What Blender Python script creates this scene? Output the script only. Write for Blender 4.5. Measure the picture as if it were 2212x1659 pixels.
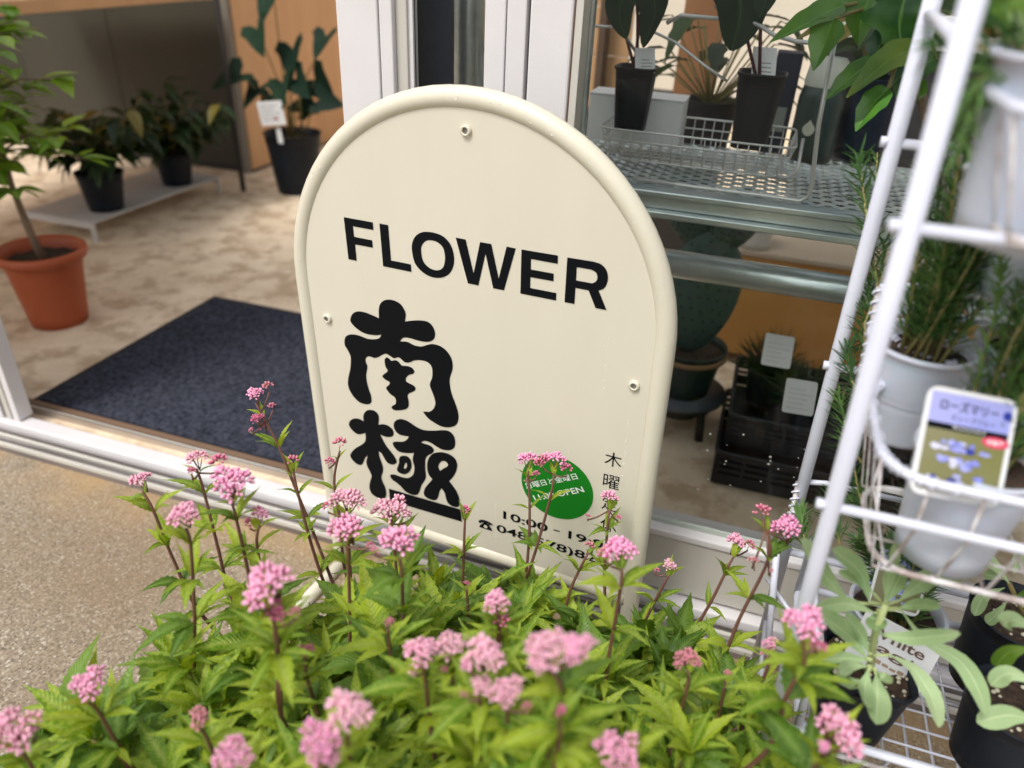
import bpy, math, random
from mathutils import Vector, Matrix
random.seed(11)
S = bpy.context.scene
for o in list(bpy.data.objects): bpy.data.objects.remove(o)
COL = S.collection
# ------------------------------------------------------------------ camera
EYE = Vector((0.0, 0.0, 0.925))
CR = ((0.94732187, 0.19610568, -0.25322684), (0.31734822, -0.4679312, 0.82482149), (0.04325944, -0.86173253, -0.50551525))
FPX = 1593.56; CX, CY = 1106.0, 829.5
cd = bpy.data.cameras.new('camera'); cam = bpy.data.objects.new('camera', cd); COL.objects.link(cam)
m = Matrix.Identity(4)
for r in range(3):
    m[r][0] = CR[r][0]; m[r][1] = -CR[r][1]; m[r][2] = -CR[r][2]; m[r][3] = EYE[r]
cam.matrix_world = m
cd.sensor_width = 36; cd.lens = FPX / 2212 * 36; cd.clip_start = .02; cd.clip_end = 300
cd.dof.use_dof = True; cd.dof.focus_distance = .90; cd.dof.aperture_fstop = 2.9
S.camera = cam
# ------------------------------------------------------------------ sky, sun, exposure
W = bpy.data.worlds.new('World'); S.world = W; W.use_nodes = True
nt = W.node_tree; bg = nt.nodes['Background']
sky = nt.nodes.new('ShaderNodeTexSky'); sky.sky_type = 'NISHITA'; sky.sun_disc = False
SUN_EL, SUN_AZ = math.radians(58), math.radians(205)
sky.sun_elevation = SUN_EL; sky.sun_rotation = SUN_AZ; sky.dust_density = 4; sky.air_density = 1.2; sky.ozone_density = .6
hs = nt.nodes.new('ShaderNodeHueSaturation'); hs.inputs['Saturation'].default_value = .22; hs.inputs['Value'].default_value = 1.0
nt.links.new(sky.outputs[0], hs.inputs['Color']); nt.links.new(hs.outputs[0], bg.inputs[0]); bg.inputs[1].default_value = .125
sl = bpy.data.lights.new('sun', 'SUN'); sl.energy = 1.5; sl.angle = math.radians(16); sl.color = (1, .96, .9)
so = bpy.data.objects.new('sun', sl); COL.objects.link(so)
sdir = Vector((math.sin(SUN_AZ) * math.cos(SUN_EL), math.cos(SUN_AZ) * math.cos(SUN_EL), math.sin(SUN_EL)))
so.rotation_euler = sdir.to_track_quat('Z', 'Y').to_euler(); so.location = (0, -2, 5)
S.view_settings.view_transform = 'Standard'; S.view_settings.look = 'None'
S.view_settings.exposure = 0.48; S.view_settings.gamma = 1; S.view_settings.use_curve_mapping = False
S.cycles.max_bounces = 8; S.cycles.transparent_max_bounces = 12

# ------------------------------------------------------------------ helpers
def ray(x, y):
    v = ((x - CX) / FPX, (y - CY) / FPX, 1.0)
    return Vector([sum(CR[r][k] * v[k] for k in range(3)) for r in range(3)])
def pt(x, y, d): return EYE + ray(x, y) * d              # point seen at a photo position, d metres deep
def at(x, y, X=None, Y=None, Z=None):                    # ... or on a plane of the place
    r = ray(x, y); a, v = (0, X) if X is not None else (1, Y) if Y is not None else (2, Z)
    return EYE + r * ((v - EYE[a]) / r[a])
def tag(o, label=None, cat=None, group=None, kind=None):
    if label: o['label'] = label
    if cat: o['category'] = cat
    if group: o['group'] = group
    if kind: o['kind'] = kind
    return o
def empty(name, loc, label, cat, group=None, mat=None):
    o = bpy.data.objects.new(name, None); COL.objects.link(o); o.empty_display_size = .02
    if mat is not None: o.matrix_world = mat
    else: o.location = loc
    return tag(o, label, cat, group)
def root_loc(o):
    while o.parent: o = o.parent
    return Vector(o.location)

class MB:
    def __init__(s): s.v = []; s.f = []; s.m = []; s.sm = []; s.col = []; s.c = 0.0
    def add(s, vs, fs, mi=0, smooth=False, cols=None):
        n = len(s.v); s.v += [tuple(p) for p in vs]; s.f += [tuple(i + n for i in f) for f in fs]
        s.m += [mi] * len(fs); s.sm += [smooth] * len(fs); s.col += (cols if cols else [s.c] * len(vs)); return s
    def box(s, a, b, mi=0, mat=None):
        x0, y0, z0 = a; x1, y1, z1 = b
        vs = [Vector(p) for p in ((x0,y0,z0),(x1,y0,z0),(x1,y1,z0),(x0,y1,z0),(x0,y0,z1),(x1,y0,z1),(x1,y1,z1),(x0,y1,z1))]
        if mat: vs = [mat @ p for p in vs]
        return s.add(vs, [(0,3,2,1),(4,5,6,7),(0,1,5,4),(1,2,6,5),(2,3,7,6),(3,0,4,7)], mi)
    def tube(s, pts, r, n=8, mi=0, closed=False, caps=True, cols=None):
        pts = [Vector(p) for p in pts]; N = len(pts)
        rs = r if isinstance(r, (list, tuple)) else [r] * N
        T = []
        for i in range(N):
            a = pts[(i-1) % N] if closed or i > 0 else pts[0]; b = pts[(i+1) % N] if closed or i < N-1 else pts[-1]
            t = (b - a); T.append(t.normalized() if t.length > 1e-9 else Vector((0,0,1)))
        u = T[0].orthogonal().normalized(); vs = []; cc = []
        for i in range(N):
            u = (u - T[i] * u.dot(T[i])); u = u.normalized() if u.length > 1e-6 else T[i].orthogonal().normalized()
            w = T[i].cross(u)
            for k in range(n):
                a = 2 * math.pi * k / n; vs.append(pts[i] + (u * math.cos(a) + w * math.sin(a)) * rs[i])
                cc.append(cols[i] if cols else s.c)
        fs = []
        for i in range(N if closed else N - 1):
            j = (i + 1) % N
            for k in range(n): fs.append((i*n+k, i*n+(k+1)%n, j*n+(k+1)%n, j*n+k))
        if caps and not closed: fs += [tuple(range(n))[::-1], tuple((N-1)*n+k for k in range(n))]
        return s.add(vs, fs, mi, True, cc)
    def lathe(s, prof, c=(0,0,0), n=32, mi=0, smooth=True, sq=0.0, ax=None):
        c = Vector(c); vs = []
        for r, z in prof:
            for k in range(n):
                a = 2 * math.pi * k / n; q = 1.0
                if sq: q = 1 + sq * (abs(math.cos(2 * a)) * -1 + .5)
                p = Vector((r * q * math.cos(a), r * q * math.sin(a), z))
                vs.append(c + (ax @ p if ax else p))
        fs = []
        for i in range(len(prof) - 1):
            for k in range(n): fs.append((i*n+k, i*n+(k+1)%n, (i+1)*n+(k+1)%n, (i+1)*n+k))
        if prof[0][0] > 1e-5: pass
        return s.add(vs, fs, mi, smooth)
    def disc(s, c, r, n=32, mi=0, jitter=0):
        c = Vector(c); vs = [c]; rings = 6
        for q in range(1, rings + 1):
            for k in range(n):
                a = 2*math.pi*k/n; vs.append(c + Vector((r*q/rings*math.cos(a), r*q/rings*math.sin(a), random.uniform(-jitter, jitter))))
        fs = [(0, 1+k, 1+(k+1)%n) for k in range(n)]
        for q in range(rings-1):
            for k in range(n): fs.append((1+q*n+k, 1+(q+1)*n+k, 1+(q+1)*n+(k+1)%n, 1+q*n+(k+1)%n))
        return s.add(vs, fs, mi, True)
    def prism(s, pts, thick, mi=0):          # pts: 3-D outline, thick: vector
        pts = [Vector(p) for p in pts]; n = len(pts); t = Vector(thick)
        s.add(pts + [p + t for p in pts], [tuple(range(n))[::-1], tuple(range(n, 2*n))] + [(i, (i+1)%n, n+(i+1)%n, n+i) for i in range(n)], mi)
        return s
    def mesh(s, name):
        me = bpy.data.meshes.new(name); me.from_pydata(s.v, [], s.f)
        me.polygons.foreach_set('material_index', s.m); me.polygons.foreach_set('use_smooth', s.sm)
        a = me.attributes.new('shade', 'FLOAT', 'POINT'); a.data.foreach_set('value', s.col); me.update(); return me
    def build(s, name, mats, parent=None, bevel=0, local=False, label=None):
        if parent is not None and not local:
            o0 = root_loc(parent); s.v = [tuple(Vector(p) - o0) for p in s.v]
        me = s.mesh(name)
        for q in (mats if isinstance(mats, (list, tuple)) else [mats]): me.materials.append(q)
        o = bpy.data.objects.new(name, me); COL.objects.link(o)
        if parent is not None: o.parent = parent
        if bevel:
            b = o.modifiers.new('bevel', 'BEVEL'); b.width = bevel; b.segments = 2; b.limit_method = 'ANGLE'; b.angle_limit = .7
        if label: o['label'] = label
        return o
def single(name, mb, mats, label, cat, group=None, kind=None, bevel=0):
    return tag(mb.build(name, mats, bevel=bevel), label, cat, group, kind)
def struct(name, mb, mats, parent=None, bevel=0):
    o = mb.build(name, mats, parent, bevel=bevel)
    if parent is None: o['kind'] = 'structure'
    return o

# ------------------------------------------------------------------ materials
def mat(name, col, rough=.5, metal=0, col2=None, nscale=20, namt=.5, bump=0, bscale=60, spec=.5, coat=0, trans=0, ramp=None, stretch=None, detail=6, sheen=0, gen=False):
    M = bpy.data.materials.new(name); M.use_nodes = True; N = M.node_tree.nodes; Lk = M.node_tree.links
    b = N['Principled BSDF']; b.inputs['Roughness'].default_value = rough; b.inputs['Metallic'].default_value = metal
    b.inputs['Specular IOR Level'].default_value = spec; b.inputs['Base Color'].default_value = (*col, 1)
    if coat: b.inputs['Coat Weight'].default_value = coat; b.inputs['Coat Roughness'].default_value = .15
    if sheen: b.inputs['Sheen Weight'].default_value = sheen
    tc = N.new('ShaderNodeTexCoord'); mp = N.new('ShaderNodeMapping'); Lk.new(tc.outputs['Object'], mp.inputs[0])
    if stretch: mp.inputs['Scale'].default_value = stretch
    if col2:
        n = N.new('ShaderNodeTexNoise'); n.inputs['Scale'].default_value = nscale; n.inputs['Detail'].default_value = detail; Lk.new(mp.outputs[0], n.inputs['Vector'])
        r = N.new('ShaderNodeValToRGB'); r.color_ramp.elements[0].position = .5 - namt / 2; r.color_ramp.elements[1].position = .5 + namt / 2
        r.color_ramp.elements[0].color = (*col, 1); r.color_ramp.elements[1].color = (*col2, 1)
        Lk.new(n.outputs[0], r.inputs[0]); Lk.new(r.outputs[0], b.inputs['Base Color'])
    if bump:
        n2 = N.new('ShaderNodeTexNoise'); n2.inputs['Scale'].default_value = bscale; n2.inputs['Detail'].default_value = 5; Lk.new(mp.outputs[0], n2.inputs['Vector'])
        bp = N.new('ShaderNodeBump'); bp.inputs['Strength'].default_value = bump; bp.inputs['Distance'].default_value = .002
        Lk.new(n2.outputs[0], bp.inputs['Height']); Lk.new(bp.outputs[0], b.inputs['Normal'])
    return M
def leafmat(name, c1, c2, trans=.35, rough=.45, vein=None, bump=.25, bscale=120, nscale=25, veins=False, spec=.45):
    M = bpy.data.materials.new(name); M.use_nodes = True; N = M.node_tree.nodes; Lk = M.node_tree.links
    b = N['Principled BSDF']; b.inputs['Roughness'].default_value = rough; b.inputs['Specular IOR Level'].default_value = spec
    tc = N.new('ShaderNodeTexCoord'); n = N.new('ShaderNodeTexNoise'); n.inputs['Scale'].default_value = nscale; Lk.new(tc.outputs['Object'], n.inputs['Vector'])
    oi = N.new('ShaderNodeObjectInfo'); ma = N.new('ShaderNodeMath'); ma.operation = 'MULTIPLY_ADD'; ma.inputs[1].default_value = .55; ma.inputs[2].default_value = -.27
    Lk.new(oi.outputs['Random'], ma.inputs[0]); ad = N.new('ShaderNodeMath'); ad.operation = 'ADD'; Lk.new(ma.outputs[0], ad.inputs[0]); Lk.new(n.outputs[0], ad.inputs[1])
    r = N.new('ShaderNodeValToRGB'); r.color_ramp.elements[0].position = .25; r.color_ramp.elements[1].position = .75
    r.color_ramp.elements[0].color = (*c1, 1); r.color_ramp.elements[1].color = (*c2, 1); Lk.new(ad.outputs[0], r.inputs[0]); out = r.outputs[0]
    if vein:
        at_ = N.new('ShaderNodeAttribute'); at_.attribute_name = 'shade'; mx = N.new('ShaderNodeMix'); mx.data_type = 'RGBA'
        Lk.new(at_.outputs['Fac'], mx.inputs[0]); Lk.new(out, mx.inputs[6]); mx.inputs[7].default_value = (*vein, 1); out = mx.outputs[2]
    vh = None
    if veins:            # side veins running out from the midrib, in the leaf's own frame
        sx = N.new('ShaderNodeSeparateXYZ'); Lk.new(tc.outputs['Object'], sx.inputs[0])
        def M_(op, a, bb):
            q = N.new('ShaderNodeMath'); q.operation = op
            for i, v in enumerate((a, bb)):
                if v is None: continue
                if isinstance(v, (int, float)): q.inputs[i].default_value = v
                else: Lk.new(v, q.inputs[i])
            return q.outputs[0]
        ph = M_('MULTIPLY', M_('SUBTRACT', sx.outputs[1], M_('MULTIPLY', M_('ABSOLUTE', sx.outputs[0], None), 1.1)), 62.0)
        sn = M_('POWER', M_('ABSOLUTE', M_('SINE', ph, None), None), 9.0); vh = sn
        mv = N.new('ShaderNodeMix'); mv.data_type = 'RGBA'; Lk.new(M_('MULTIPLY', sn, .32), mv.inputs[0]); Lk.new(out, mv.inputs[6]); mv.inputs[7].default_value = (*vein, 1); out = mv.outputs[2]
        nb = N.new('ShaderNodeTexNoise'); nb.inputs['Scale'].default_value = 9; nb.inputs['Detail'].default_value = 3; nb.noise_dimensions = '4D'; Lk.new(tc.outputs['Object'], nb.inputs['Vector']); Lk.new(M_('MULTIPLY', oi.outputs['Random'], 40.0), nb.inputs['W'])
        mr = N.new('ShaderNodeMapRange'); mr.inputs[1].default_value = .70; mr.inputs[2].default_value = .76; mr.inputs[4].default_value = .7; Lk.new(nb.outputs[0], mr.inputs[0])
        mb_ = N.new('ShaderNodeMix'); mb_.data_type = 'RGBA'; Lk.new(mr.outputs[0], mb_.inputs[0]); Lk.new(out, mb_.inputs[6]); mb_.inputs[7].default_value = (.22,.13,.03,1); out = mb_.outputs[2]
    Lk.new(out, b.inputs['Base Color'])
    if bump and veins:
        bp = N.new('ShaderNodeBump'); bp.inputs['Strength'].default_value = .6; bp.inputs['Distance'].default_value = .0012; bp.invert = True; Lk.new(vh, bp.inputs['Height']); Lk.new(bp.outputs[0], b.inputs['Normal'])
    elif bump:
        n2 = N.new('ShaderNodeTexNoise'); n2.inputs['Scale'].default_value = bscale; Lk.new(tc.outputs['Object'], n2.inputs['Vector'])
        bp = N.new('ShaderNodeBump'); bp.inputs['Strength'].default_value = bump; bp.inputs['Distance'].default_value = .002; Lk.new(n2.outputs[0], bp.inputs['Height']); Lk.new(bp.outputs[0], b.inputs['Normal'])
    if trans:
        t = N.new('ShaderNodeBsdfTranslucent'); hs = N.new('ShaderNodeHueSaturation'); hs.inputs['Hue'].default_value = .485; hs.inputs['Saturation'].default_value = 1.1; hs.inputs['Value'].default_value = 1.5
        Lk.new(out, hs.inputs['Color']); Lk.new(hs.outputs[0], t.inputs[0])
        mx = N.new('ShaderNodeMixShader'); mx.inputs[0].default_value = trans; Lk.new(b.outputs[0], mx.inputs[1]); Lk.new(t.outputs[0], mx.inputs[2]); Lk.new(mx.outputs[0], N['Material Output'].inputs[0])
    return M
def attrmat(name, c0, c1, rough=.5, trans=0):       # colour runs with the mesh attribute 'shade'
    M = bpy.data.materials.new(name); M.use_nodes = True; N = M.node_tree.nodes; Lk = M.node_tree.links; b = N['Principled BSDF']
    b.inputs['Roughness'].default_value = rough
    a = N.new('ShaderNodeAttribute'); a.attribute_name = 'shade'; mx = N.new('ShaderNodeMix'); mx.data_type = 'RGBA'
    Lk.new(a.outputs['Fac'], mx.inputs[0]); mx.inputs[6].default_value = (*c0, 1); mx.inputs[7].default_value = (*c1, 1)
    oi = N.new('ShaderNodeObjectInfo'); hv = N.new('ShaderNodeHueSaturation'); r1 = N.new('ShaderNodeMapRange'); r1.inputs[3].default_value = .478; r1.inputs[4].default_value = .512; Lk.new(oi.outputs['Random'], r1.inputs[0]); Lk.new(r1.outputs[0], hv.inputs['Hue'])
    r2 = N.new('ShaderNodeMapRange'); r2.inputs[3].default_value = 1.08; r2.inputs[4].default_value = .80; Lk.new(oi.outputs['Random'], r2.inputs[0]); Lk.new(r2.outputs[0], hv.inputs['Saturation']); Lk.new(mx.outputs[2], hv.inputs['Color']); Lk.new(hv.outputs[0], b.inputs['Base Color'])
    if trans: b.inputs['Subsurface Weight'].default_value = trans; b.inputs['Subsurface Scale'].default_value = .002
    return M

def concrete(name, stops, fine, bumpd, stain=None, vor=None, ochre=None):
    M = bpy.data.materials.new(name); M.use_nodes = True; N = M.node_tree.nodes; Lk = M.node_tree.links; b = N['Principled BSDF']; b.inputs['Roughness'].default_value = .85
    tc = N.new('ShaderNodeTexCoord')
    n = N.new('ShaderNodeTexNoise'); n.inputs['Scale'].default_value = fine; n.inputs['Detail'].default_value = 4; n.inputs['Roughness'].default_value = .7; Lk.new(tc.outputs['Object'], n.inputs['Vector'])
    r = N.new('ShaderNodeValToRGB'); cr = r.color_ramp
    for i, (p, c) in enumerate(stops):
        e = cr.elements[i] if i < 2 else cr.elements.new(p)
        e.position = p; e.color = (*c, 1)
    Lk.new(n.outputs[0], r.inputs[0]); out = r.outputs[0]
    if vor:
        v = N.new('ShaderNodeTexVoronoi'); v.inputs['Scale'].default_value = vor; Lk.new(tc.outputs['Object'], v.inputs['Vector'])
        sp = N.new('ShaderNodeSeparateColor'); Lk.new(v.outputs['Color'], sp.inputs[0])
        r3 = N.new('ShaderNodeValToRGB'); r3.color_ramp.interpolation = 'CONSTANT'
        ee = [(0, (.07,.06,.05)), (.09, (.25,.20,.14)), (.42, (.35,.285,.205)), (.70, (.18,.14,.10)), (.84, (.46,.40,.32)), (.95, (.62,.58,.5))]
        for i, (p, c) in enumerate(ee):
            e = r3.color_ramp.elements[i] if i < 2 else r3.color_ramp.elements.new(p)
            e.position = p; e.color = (*c, 1)
        Lk.new(sp.outputs[0], r3.inputs[0]); mx = N.new('ShaderNodeMix'); mx.data_type = 'RGBA'; mx.inputs[0].default_value = .60; Lk.new(out, mx.inputs[6]); Lk.new(r3.outputs[0], mx.inputs[7]); out = mx.outputs[2]
    if stain:
        n3 = N.new('ShaderNodeTexNoise'); n3.inputs['Scale'].default_value = stain[0]; n3.inputs['Detail'].default_value = 5; n3.inputs['Roughness'].default_value = .6; Lk.new(tc.outputs['Object'], n3.inputs['Vector'])
        mr = N.new('ShaderNodeMapRange'); mr.inputs[1].default_value = stain[3]; mr.inputs[2].default_value = stain[4]; mr.inputs[3].default_value = 0; mr.inputs[4].default_value = stain[2]; Lk.new(n3.outputs[0], mr.inputs[0])
        mx = N.new('ShaderNodeMix'); mx.data_type = 'RGBA'; Lk.new(mr.outputs[0], mx.inputs[0]); Lk.new(out, mx.inputs[6]); mx.inputs[7].default_value = (*stain[1], 1); out = mx.outputs[2]
    if ochre:            # rusty run-off stain along the sill
        sx = N.new('ShaderNodeSeparateXYZ'); Lk.new(tc.outputs['Object'], sx.inputs[0]); m1 = N.new('ShaderNodeMapRange'); m1.interpolation_type = 'SMOOTHSTEP'; m1.inputs[1].default_value = ochre[0]; m1.inputs[2].default_value = ochre[1]; Lk.new(sx.outputs[1], m1.inputs[0])
        n4 = N.new('ShaderNodeTexNoise'); n4.inputs['Scale'].default_value = 6; n4.inputs['Detail'].default_value = 6; Lk.new(tc.outputs['Object'], n4.inputs['Vector']); m2 = N.new('ShaderNodeMapRange'); m2.inputs[1].default_value = .35; m2.inputs[2].default_value = .62; m2.inputs[4].default_value = .8; Lk.new(n4.outputs[0], m2.inputs[0])
        mm = N.new('ShaderNodeMath'); mm.operation = 'MULTIPLY'; Lk.new(m1.outputs[0], mm.inputs[0]); Lk.new(m2.outputs[0], mm.inputs[1])
        mx = N.new('ShaderNodeMix'); mx.data_type = 'RGBA'; Lk.new(mm.outputs[0], mx.inputs[0]); Lk.new(out, mx.inputs[6]); mx.inputs[7].default_value = (.42,.27,.12,1); out = mx.outputs[2]
    Lk.new(out, b.inputs['Base Color'])
    bp = N.new('ShaderNodeBump'); bp.inputs['Strength'].default_value = .7; bp.inputs['Distance'].default_value = bumpd; Lk.new(n.outputs[0], bp.inputs['Height']); Lk.new(bp.outputs[0], b.inputs['Normal'])
    return M

CREAM = mat('cream_powder_coat', (.70,.66,.54), .38, spec=.5, col2=(.66,.62,.505), nscale=3, namt=.6, bump=.08, bscale=900)
PANEL = mat('cream_sign_sheet', (.71,.665,.555), .40, col2=(.655,.612,.505), nscale=7, namt=.8, bump=.05, bscale=500, stretch=(2,2,.6))
BLACK = mat('black_print', (.004,.005,.007), .5, spec=.12)
GREENP = mat('green_print', (.008,.20,.014), .42)
WHITEP = mat('white_print', (.85,.87,.85), .5)
SOCKET = mat('dark_socket', (.25,.24,.2), .6)
WHITEAL = mat('white_painted_aluminium', (.74,.72,.73), .42, col2=(.66,.635,.64), nscale=7, namt=.45, bump=.12, bscale=300)
BEIGEAL = mat('aged_white_aluminium', (.58,.555,.50), .45, col2=(.52,.5,.45), nscale=9, namt=.5)
SILVER = mat('worn_aluminium', (.62,.6,.59), .33, .85, col2=(.42,.39,.38), nscale=30, namt=.5, stretch=(.1,1,1))
DULLAL = mat('dirty_aluminium', (.33,.3,.3), .5, .5, col2=(.2,.17,.16), nscale=25, namt=.5, stretch=(.15,1,1))
DARKGAP = mat('dark_rubber', (.03,.027,.026), .7)
BROWNST = mat('brown_weathered_strip', (.13,.075,.045), .7, col2=(.22,.14,.09), nscale=25, namt=.6, stretch=(.1,1,1))
GALV = mat('galvanised_steel', (.74,.80,.80), .32, .75, col2=(.38,.45,.46), nscale=28, namt=.5, bump=.25, bscale=120, stretch=(.35,1,1))
ZINC = mat('bright_zinc_wire', (.62,.63,.62), .35, .6)
RACKW = mat('white_rack_paint', (.70,.72,.83), .33, col2=(.64,.66,.77), nscale=14, namt=.4, bump=.1, bscale=200, coat=.2)
RACKWIRE = mat('worn_white_wire', (.70,.69,.70), .5, col2=(.34,.27,.25), nscale=60, namt=.28)
NAVY = mat('navy_board', (.014,.022,.045), .6, spec=.25, col2=(.022,.032,.058), nscale=60)
CARPET = mat('navy_carpet', (.010,.012,.020), .95, spec=.1, col2=(.066,.072,.098), nscale=110, namt=.42, bump=.9, bscale=420, detail=10)
RUBBER = mat('black_rubber_edge', (.012,.012,.014), .7)
PLYW = mat('orange_plywood', (.62,.36,.18), .5, col2=(.52,.29,.135), nscale=4, namt=.6, stretch=(3,3,.35))
PLYD = mat('warm_plywood', (.50,.245,.07), .5, col2=(.40,.18,.045), nscale=5, namt=.6, stretch=(.5,3,3))
SHADEP = mat('shaded_white_board', (.075,.07,.052), .6, spec=.2, col2=(.055,.05,.04), nscale=2, namt=.5)  # white panel in shade under the table; the shade is in this colour
GREYE = mat('pale_board_edge', (.20,.185,.16), .6)
WHITEB = mat('white_board', (.62,.60,.58), .5, col2=(.54,.52,.5), nscale=9)
WALLM = mat('shop_wall', (.66,.60,.53), .7, col2=(.60,.55,.48), nscale=3)
TERRA = mat('terracotta_plastic', (.46,.10,.035), .5, col2=(.40,.083,.028), nscale=8, namt=.6, bump=.1)
BLACKPOT = mat('black_plastic_pot', (.006,.009,.015), .5, spec=.22, col2=(.010,.014,.021), nscale=30, bump=.15, bscale=150)
GREENPOT = mat('dark_green_pot', (.012,.030,.030), .42, bump=.1)
SOIL = mat('potting_soil', (.018,.011,.008), .95, col2=(.075,.045,.028), nscale=170, namt=.35, bump=1, bscale=200)
PERL = mat('perlite_grain', (.6,.56,.42), .8)
WHITEPOT = mat('milky_white_pot', (.60,.64,.74), .45, col2=(.52,.56,.66), nscale=9, namt=.6, bump=.1, bscale=60)
WHITEPOT.node_tree.nodes['Principled BSDF'].inputs['Subsurface Weight'].default_value = .35; WHITEPOT.node_tree.nodes['Principled BSDF'].inputs['Subsurface Scale'].default_value = .01
PAPER = mat('white_card', (.74,.75,.76), .55)
GREYTEXT = mat('grey_print', (.12,.12,.13), .6)
STEMM = mat('purple_brown_stem', (.13,.045,.05), .55, col2=(.20,.10,.055), nscale=22, namt=.6)
STEMG = mat('green_brown_stem', (.20,.22,.05), .55, col2=(.22,.13,.06), nscale=20)
BARK = mat('pale_bark', (.27,.19,.12), .8, col2=(.18,.12,.08), nscale=50, bump=.5)
LEAFA = leafmat('fresh_green_leaf', (.11,.24,.010), (.42,.53,.038), .36, .42, vein=(.40,.49,.10), veins=True)
LEAFB = leafmat('deep_green_leaf', (.055,.13,.008), (.15,.27,.018), .3, .4, vein=(.2,.32,.07), veins=True)
LEAFR = leafmat('rosemary_needle', (.05,.13,.04), (.14,.26,.07), .15, .45, bump=0)
LEAFS = leafmat('sage_leaf', (.30,.44,.21), (.43,.56,.31), .25, .75, vein=(.60,.70,.42), bump=.5, bscale=260)
LEAFL = leafmat('lobed_leaf', (.016,.085,.020), (.09,.24,.022), .22, .3, vein=(.16,.34,.08))
LEAFY = leafmat('yellowing_leaf', (.09,.20,.025), (.24,.31,.04), .25, .3, vein=(.2,.34,.07))
LEAFD = leafmat('dark_leaf', (.006,.020,.012), (.014,.036,.018), .05, .55, spec=.15, vein=(.03,.07,.03))
LEAFF = leafmat('ficus_leaf', (.11,.25,.02), (.30,.45,.04), .25, .22, vein=(.25,.4,.1))
LEAFP = leafmat('pot_plant_leaf', (.007,.025,.007), (.03,.065,.012), .12, .5)
LEAFO = leafmat('ochre_leaf', (.15,.13,.02), (.24,.19,.03), .2, .4)
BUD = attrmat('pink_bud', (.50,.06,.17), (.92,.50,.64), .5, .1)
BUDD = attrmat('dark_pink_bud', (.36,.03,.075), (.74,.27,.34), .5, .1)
CACT = mat('cactus_skin', (.04,.085,.075), .6, col2=(.06,.11,.09), nscale=14, bump=.2)
GROUNDM = concrete('washed_aggregate_concrete', [(.3,(.15,.115,.078)), (.7,(.37,.30,.215))], 240, .0022, stain=(2.6,(.22,.145,.08),.5,.47,.66), vor=320, ochre=(.70,.86))
FLOORM = concrete('polished_shop_concrete', [(.33,(.68,.53,.37)), (.67,(.86,.72,.55))], 5.5, .0004, stain=(13,(.44,.30,.18),.7,.48,.62))
GLASS = bpy.data.materials.new('window_glass'); GLASS.use_nodes = True
def _glass():
    N = GLASS.node_tree.nodes; Lk = GLASS.node_tree.links; N.remove(N['Principled BSDF'])
    t = N.new('ShaderNodeBsdfTransparent'); t.inputs[0].default_value = (.955,.975,.965,1); g = N.new('ShaderNodeBsdfGlossy'); g.inputs['Roughness'].default_value = .02
    f = N.new('ShaderNodeFresnel'); f.inputs[0].default_value = 1.27; mx = N.new('ShaderNodeMixShader')
    Lk.new(f.outputs[0], mx.inputs[0]); Lk.new(t.outputs[0], mx.inputs[1]); Lk.new(g.outputs[0], mx.inputs[2]); Lk.new(mx.outputs[0], N['Material Output'].inputs[0])
_glass()

# ------------------------------------------------------------------ outlines and lettering turned into meshes (made before the scene fills up)
def smooth_loop(L):
    n = len(L); out = []
    for i in range(n):
        p1, p2 = L[i], L[(i+1) % n]
        p0 = L[i-1] if not p1[2] else p1; p3 = L[(i+2) % n] if not p2[2] else p2
        out.append((p1[0], p1[1]))
        if p1[2] and p2[2]: continue
        for q in (.25, .5, .75):
            a = [.5*((2*p1[k]) + (p2[k]-p0[k])*q + (2*p0[k]-5*p1[k]+4*p2[k]-p3[k])*q*q + (3*p1[k]-p0[k]-3*p2[k]+p3[k])*q**3) for k in (0, 1)]
            out.append(tuple(a))
    return out
def curve_mesh(cu, name):
    o = bpy.data.objects.new(name, cu); COL.objects.link(o); bpy.context.view_layer.update()
    me = bpy.data.meshes.new_from_object(o.evaluated_get(bpy.context.evaluated_depsgraph_get()))
    bpy.data.objects.remove(o); me.name = name; return me
def outline_mesh(name, loops):
    cu = bpy.data.curves.new(name, 'CURVE'); cu.dimensions = '2D'; cu.fill_mode = 'BOTH'
    for lp in loops:
        sp = cu.splines.new('POLY'); sp.points.add(len(lp) - 1); sp.use_cyclic_u = True
        for p, q in zip(sp.points, lp): p.co = (q[0], q[1], 0, 1)
    cu.extrude = .0001 * 1000 * 0 + 0
    return curve_mesh(cu, name)
def text_mesh(txt, x0, z0, height=None, width=None, size=None, ang=0, bold=0, center=False):
    cu = bpy.data.curves.new('lettering', 'FONT'); cu.body = txt; cu.size = 1; cu.offset = bold; cu.resolution_u = 4; cu.space_line = .9
    me = curve_mesh(cu, 'lettering')
    if not me.vertices: return me
    xs = [v.co.x for v in me.vertices]; ys = [v.co.y for v in me.vertices]
    sx = sy = size if size else 1
    if width: sx = width / (max(xs) - min(xs))
    if height: sy = height / (max(ys) - min(ys))
    if width and not height: sy = sx
    if height and not width: sx = sy
    bx = min(xs); by = min(ys)
    if center: bx = (min(xs) + max(xs)) / 2; by = (min(ys) + max(ys)) / 2
    if not height and not center: by = 0
    ca, sa = math.cos(ang), math.sin(ang)
    for v in me.vertices:
        a = (v.co.x - bx) * sx; b = (v.co.y - by) * sy
        v.co = (x0 + a * ca - b * sa, z0 + a * sa + b * ca, 0)
    return me
def place_flat(name, me, M, mtl, parent, out=.0):         # 2-D (x,y) mesh -> (x, out, y) in its parent's frame
    for v in me.vertices: v.co = M @ Vector((v.co.x, out, v.co.y))
    me.materials.clear(); me.materials.append(mtl)
    o = bpy.data.objects.new(name, me); COL.objects.link(o); o.parent = parent; return o
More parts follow.
